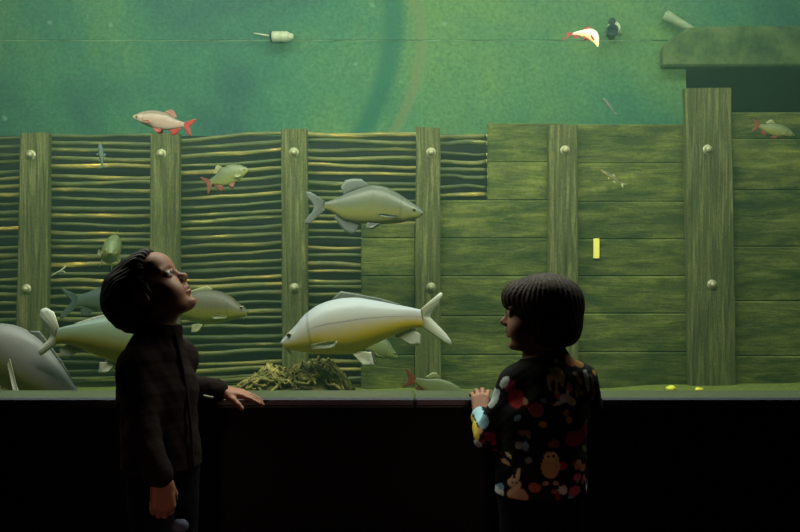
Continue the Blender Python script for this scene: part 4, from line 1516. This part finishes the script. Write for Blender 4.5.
pal = [red, maroon, ochre, grey, cream, tan, green, pink, blue]
for q in range(60):   # scatter of small blots over the whole cloth
    blob(rn.uniform(478, 605), rn.uniform(356, 494), rn.uniform(2, 5), rn.uniform(1.5, 4.5), pal[q % len(pal)], rn.uniform(0, 90), 0.7)
blob(513, 395, 7, 9, red, 10); blob(508, 384, 5, 7, maroon); blob(531, 404, 7, 7, (150, 80, 72), 0)
blob(551, 377, 9, 12, cream, 8, 0.25); blob(548, 383, 2.2, 7, (30, 24, 22), 4, 0.1); blob(555, 385, 1.8, 7, (30, 24, 22), -6, 0.1); blob(550, 368, 6, 4, (150, 140, 86), 0)
blob(568, 359, 7, 5, (170, 110, 80), 20); blob(577, 362, 6, 4, ochre, 30)
blob(559, 394, 5, 4, white, 20); blob(553, 398, 6, 2, white, -20); blob(562, 390, 2, 4, white, 10)
blob(583, 378, 2.5, 11, white, -8); blob(590, 385, 2, 13, grey, -12); blob(573, 386, 3, 8, green, 4)
blob(570, 433, 11, 8, maroon, 0); blob(580, 428, 5, 8, maroon, 0); blob(548, 437, 6, 4, (110, 70, 60), 0)
blob(520, 427, 6, 3, (110, 96, 80), 0); blob(537, 418, 4, 3, ochre, 0)
# owl-like bird
blob(545, 458, 9, 12, (190, 160, 104), 0, 0.15); blob(545, 449, 6.5, 5, (206, 186, 120), 0, 0.1); blob(540, 475, 3, 2, tan); blob(550, 475, 3, 2, tan)
blob(542.5, 449, 1.6, 1.6, (30, 24, 20), 0, 0); blob(547.5, 449, 1.6, 1.6, (30, 24, 20), 0, 0)
# rabbit
blob(514, 489, 9, 9, (196, 158, 126), 0, 0.12); blob(511, 477, 6, 5, (200, 164, 132), 0, 0.1)
blob(507.5, 469, 1.9, 6.5, (200, 164, 132), -8, 0.05); blob(514.5, 468, 1.9, 6.5, (200, 164, 132), 10, 0.05)
blob(509.3, 476.5, 1, 1, (24, 20, 20), 0, 0); blob(513, 476.5, 1, 1, (24, 20, 20), 0, 0)
blob(529, 479, 6, 5, (170, 100, 70), 0); blob(557, 482, 5, 4, white, 15); blob(549, 483, 4, 2, (150, 90, 90)); blob(569, 484, 7, 5, pink, 0)
blob(498, 490, 4, 6, white, 0); blob(499, 483, 3, 3, blue, 0); blob(585, 478, 2.4, 9, white, 0); blob(587, 455, 2, 9, ochre, 6); blob(573, 459, 4, 5, tan, 20)
# sleeve
blob(493, 397, 4, 11, (200, 206, 206), 24); blob(483, 421, 6, 7, (150, 190, 206), 0); blob(476, 432, 3, 9, (214, 180, 70), -10); blob(478, 445, 4, 4, white, 0); blob(490, 436, 6, 5, maroon, 0)
blob(503, 380, 3, 7, white, 30)
ca = so.data.color_attributes.new(name="print", type="FLOAT_COLOR", domain="POINT")
ca.data.foreach_set("color", np.concatenate([colv, np.ones((len(V), 1))], 1).astype(np.float32).ravel())
t = NT("printed_cotton")
at = t.node("ShaderNodeVertexColor"); at.layer_name = "print"
v = t.coords((1, 1, 1)); g = t.noise(v, 220, 3, 0.6)
t.col(t.mix(1.0, at.outputs["Color"], t.ramp(g, [(0.3, (0.8, 0.8, 0.8, 1)), (0.7, (1.1, 1.1, 1.1, 1))]), "MULTIPLY"))
t.bump(g, 0.25, 0.002)
so.data.materials.append(t.set(0.85, spec=0.2))
figure_legs(rc, hipL, hipR, fwd, None)
tag(rc, "bob-haired person in dark top printed with animals, back turned, face turned left", "person")

# ------------------------------------------------------------------ camera, lights, view
cam = bpy.data.cameras.new("camera")
cam.lens = 36.0 * F / 800.0
cam.sensor_width = 36.0
cam.sensor_fit = "HORIZONTAL"
cam.clip_end = 50
co = bpy.data.objects.new("camera", cam)
co.location = (0, 0, EYE)
co.rotation_euler = (math.pi / 2, 0, 0)
COL.objects.link(co)
scene.camera = co


def area(name, loc, aim, sx, sy, power, color):
    l = bpy.data.lights.new(name, "AREA")
    l.shape = "RECTANGLE"
    l.size, l.size_y, l.energy, l.color = sx, sy, power, color
    o = bpy.data.objects.new(name, l)
    o.location = loc
    o.rotation_euler = (Vector(aim) - Vector(loc)).to_track_quat("-Z", "Y").to_euler()
    COL.objects.link(o)
    return o


for x, pw in ((-1.8, 18), (-0.6, 27), (0.6, 26), (1.8, 9)):
    area("tank_lamp", (x, 2.90, 2.16), (x, 4.15, 0.55), 1.1, 0.12, pw, (1.0, 0.98, 0.80))
for x in (-1.6, 0.0, 1.6):
    area("water_lamp", (x, 3.7, 3.3), (x, 3.9, 0.5), 1.2, 0.5, 22, (0.92, 1.0, 0.88))
area("hall_lamp", (1.2, -1.6, 1.0), (-0.2, 2.2, 0.6), 0.4, 0.4, 0.32, (1.0, 0.62, 0.5))
for fx, tx in ((-0.55, -0.58), (0.25, 0.2)):  # added fill lamps without a fixture: narrow beams on the hands only
    o = area("hand_fill_light", (fx, -0.9, 0.2), (tx, 2.25, 0.36), 0.3, 0.06, 0.07, (1.0, 0.55, 0.42))
    o.data.spread = math.radians(17)

w = bpy.data.worlds.new("World")
w.use_nodes = True
w.node_tree.nodes["Background"].inputs["Color"].default_value = (0, 0, 0, 1)
scene.world = w
scene.view_settings.view_transform = "Standard"
scene.view_settings.look = "None"
scene.view_settings.exposure = 0.0
scene.view_settings.gamma = 1.0
scene.view_settings.use_curve_mapping = False
scene.cycles.use_denoising = True
scene.cycles.max_bounces = 8
scene.cycles.transparent_max_bounces = 16
scene.cycles.volume_bounces = 1
scene.cycles.caustics_reflective = False
scene.cycles.caustics_refractive = False
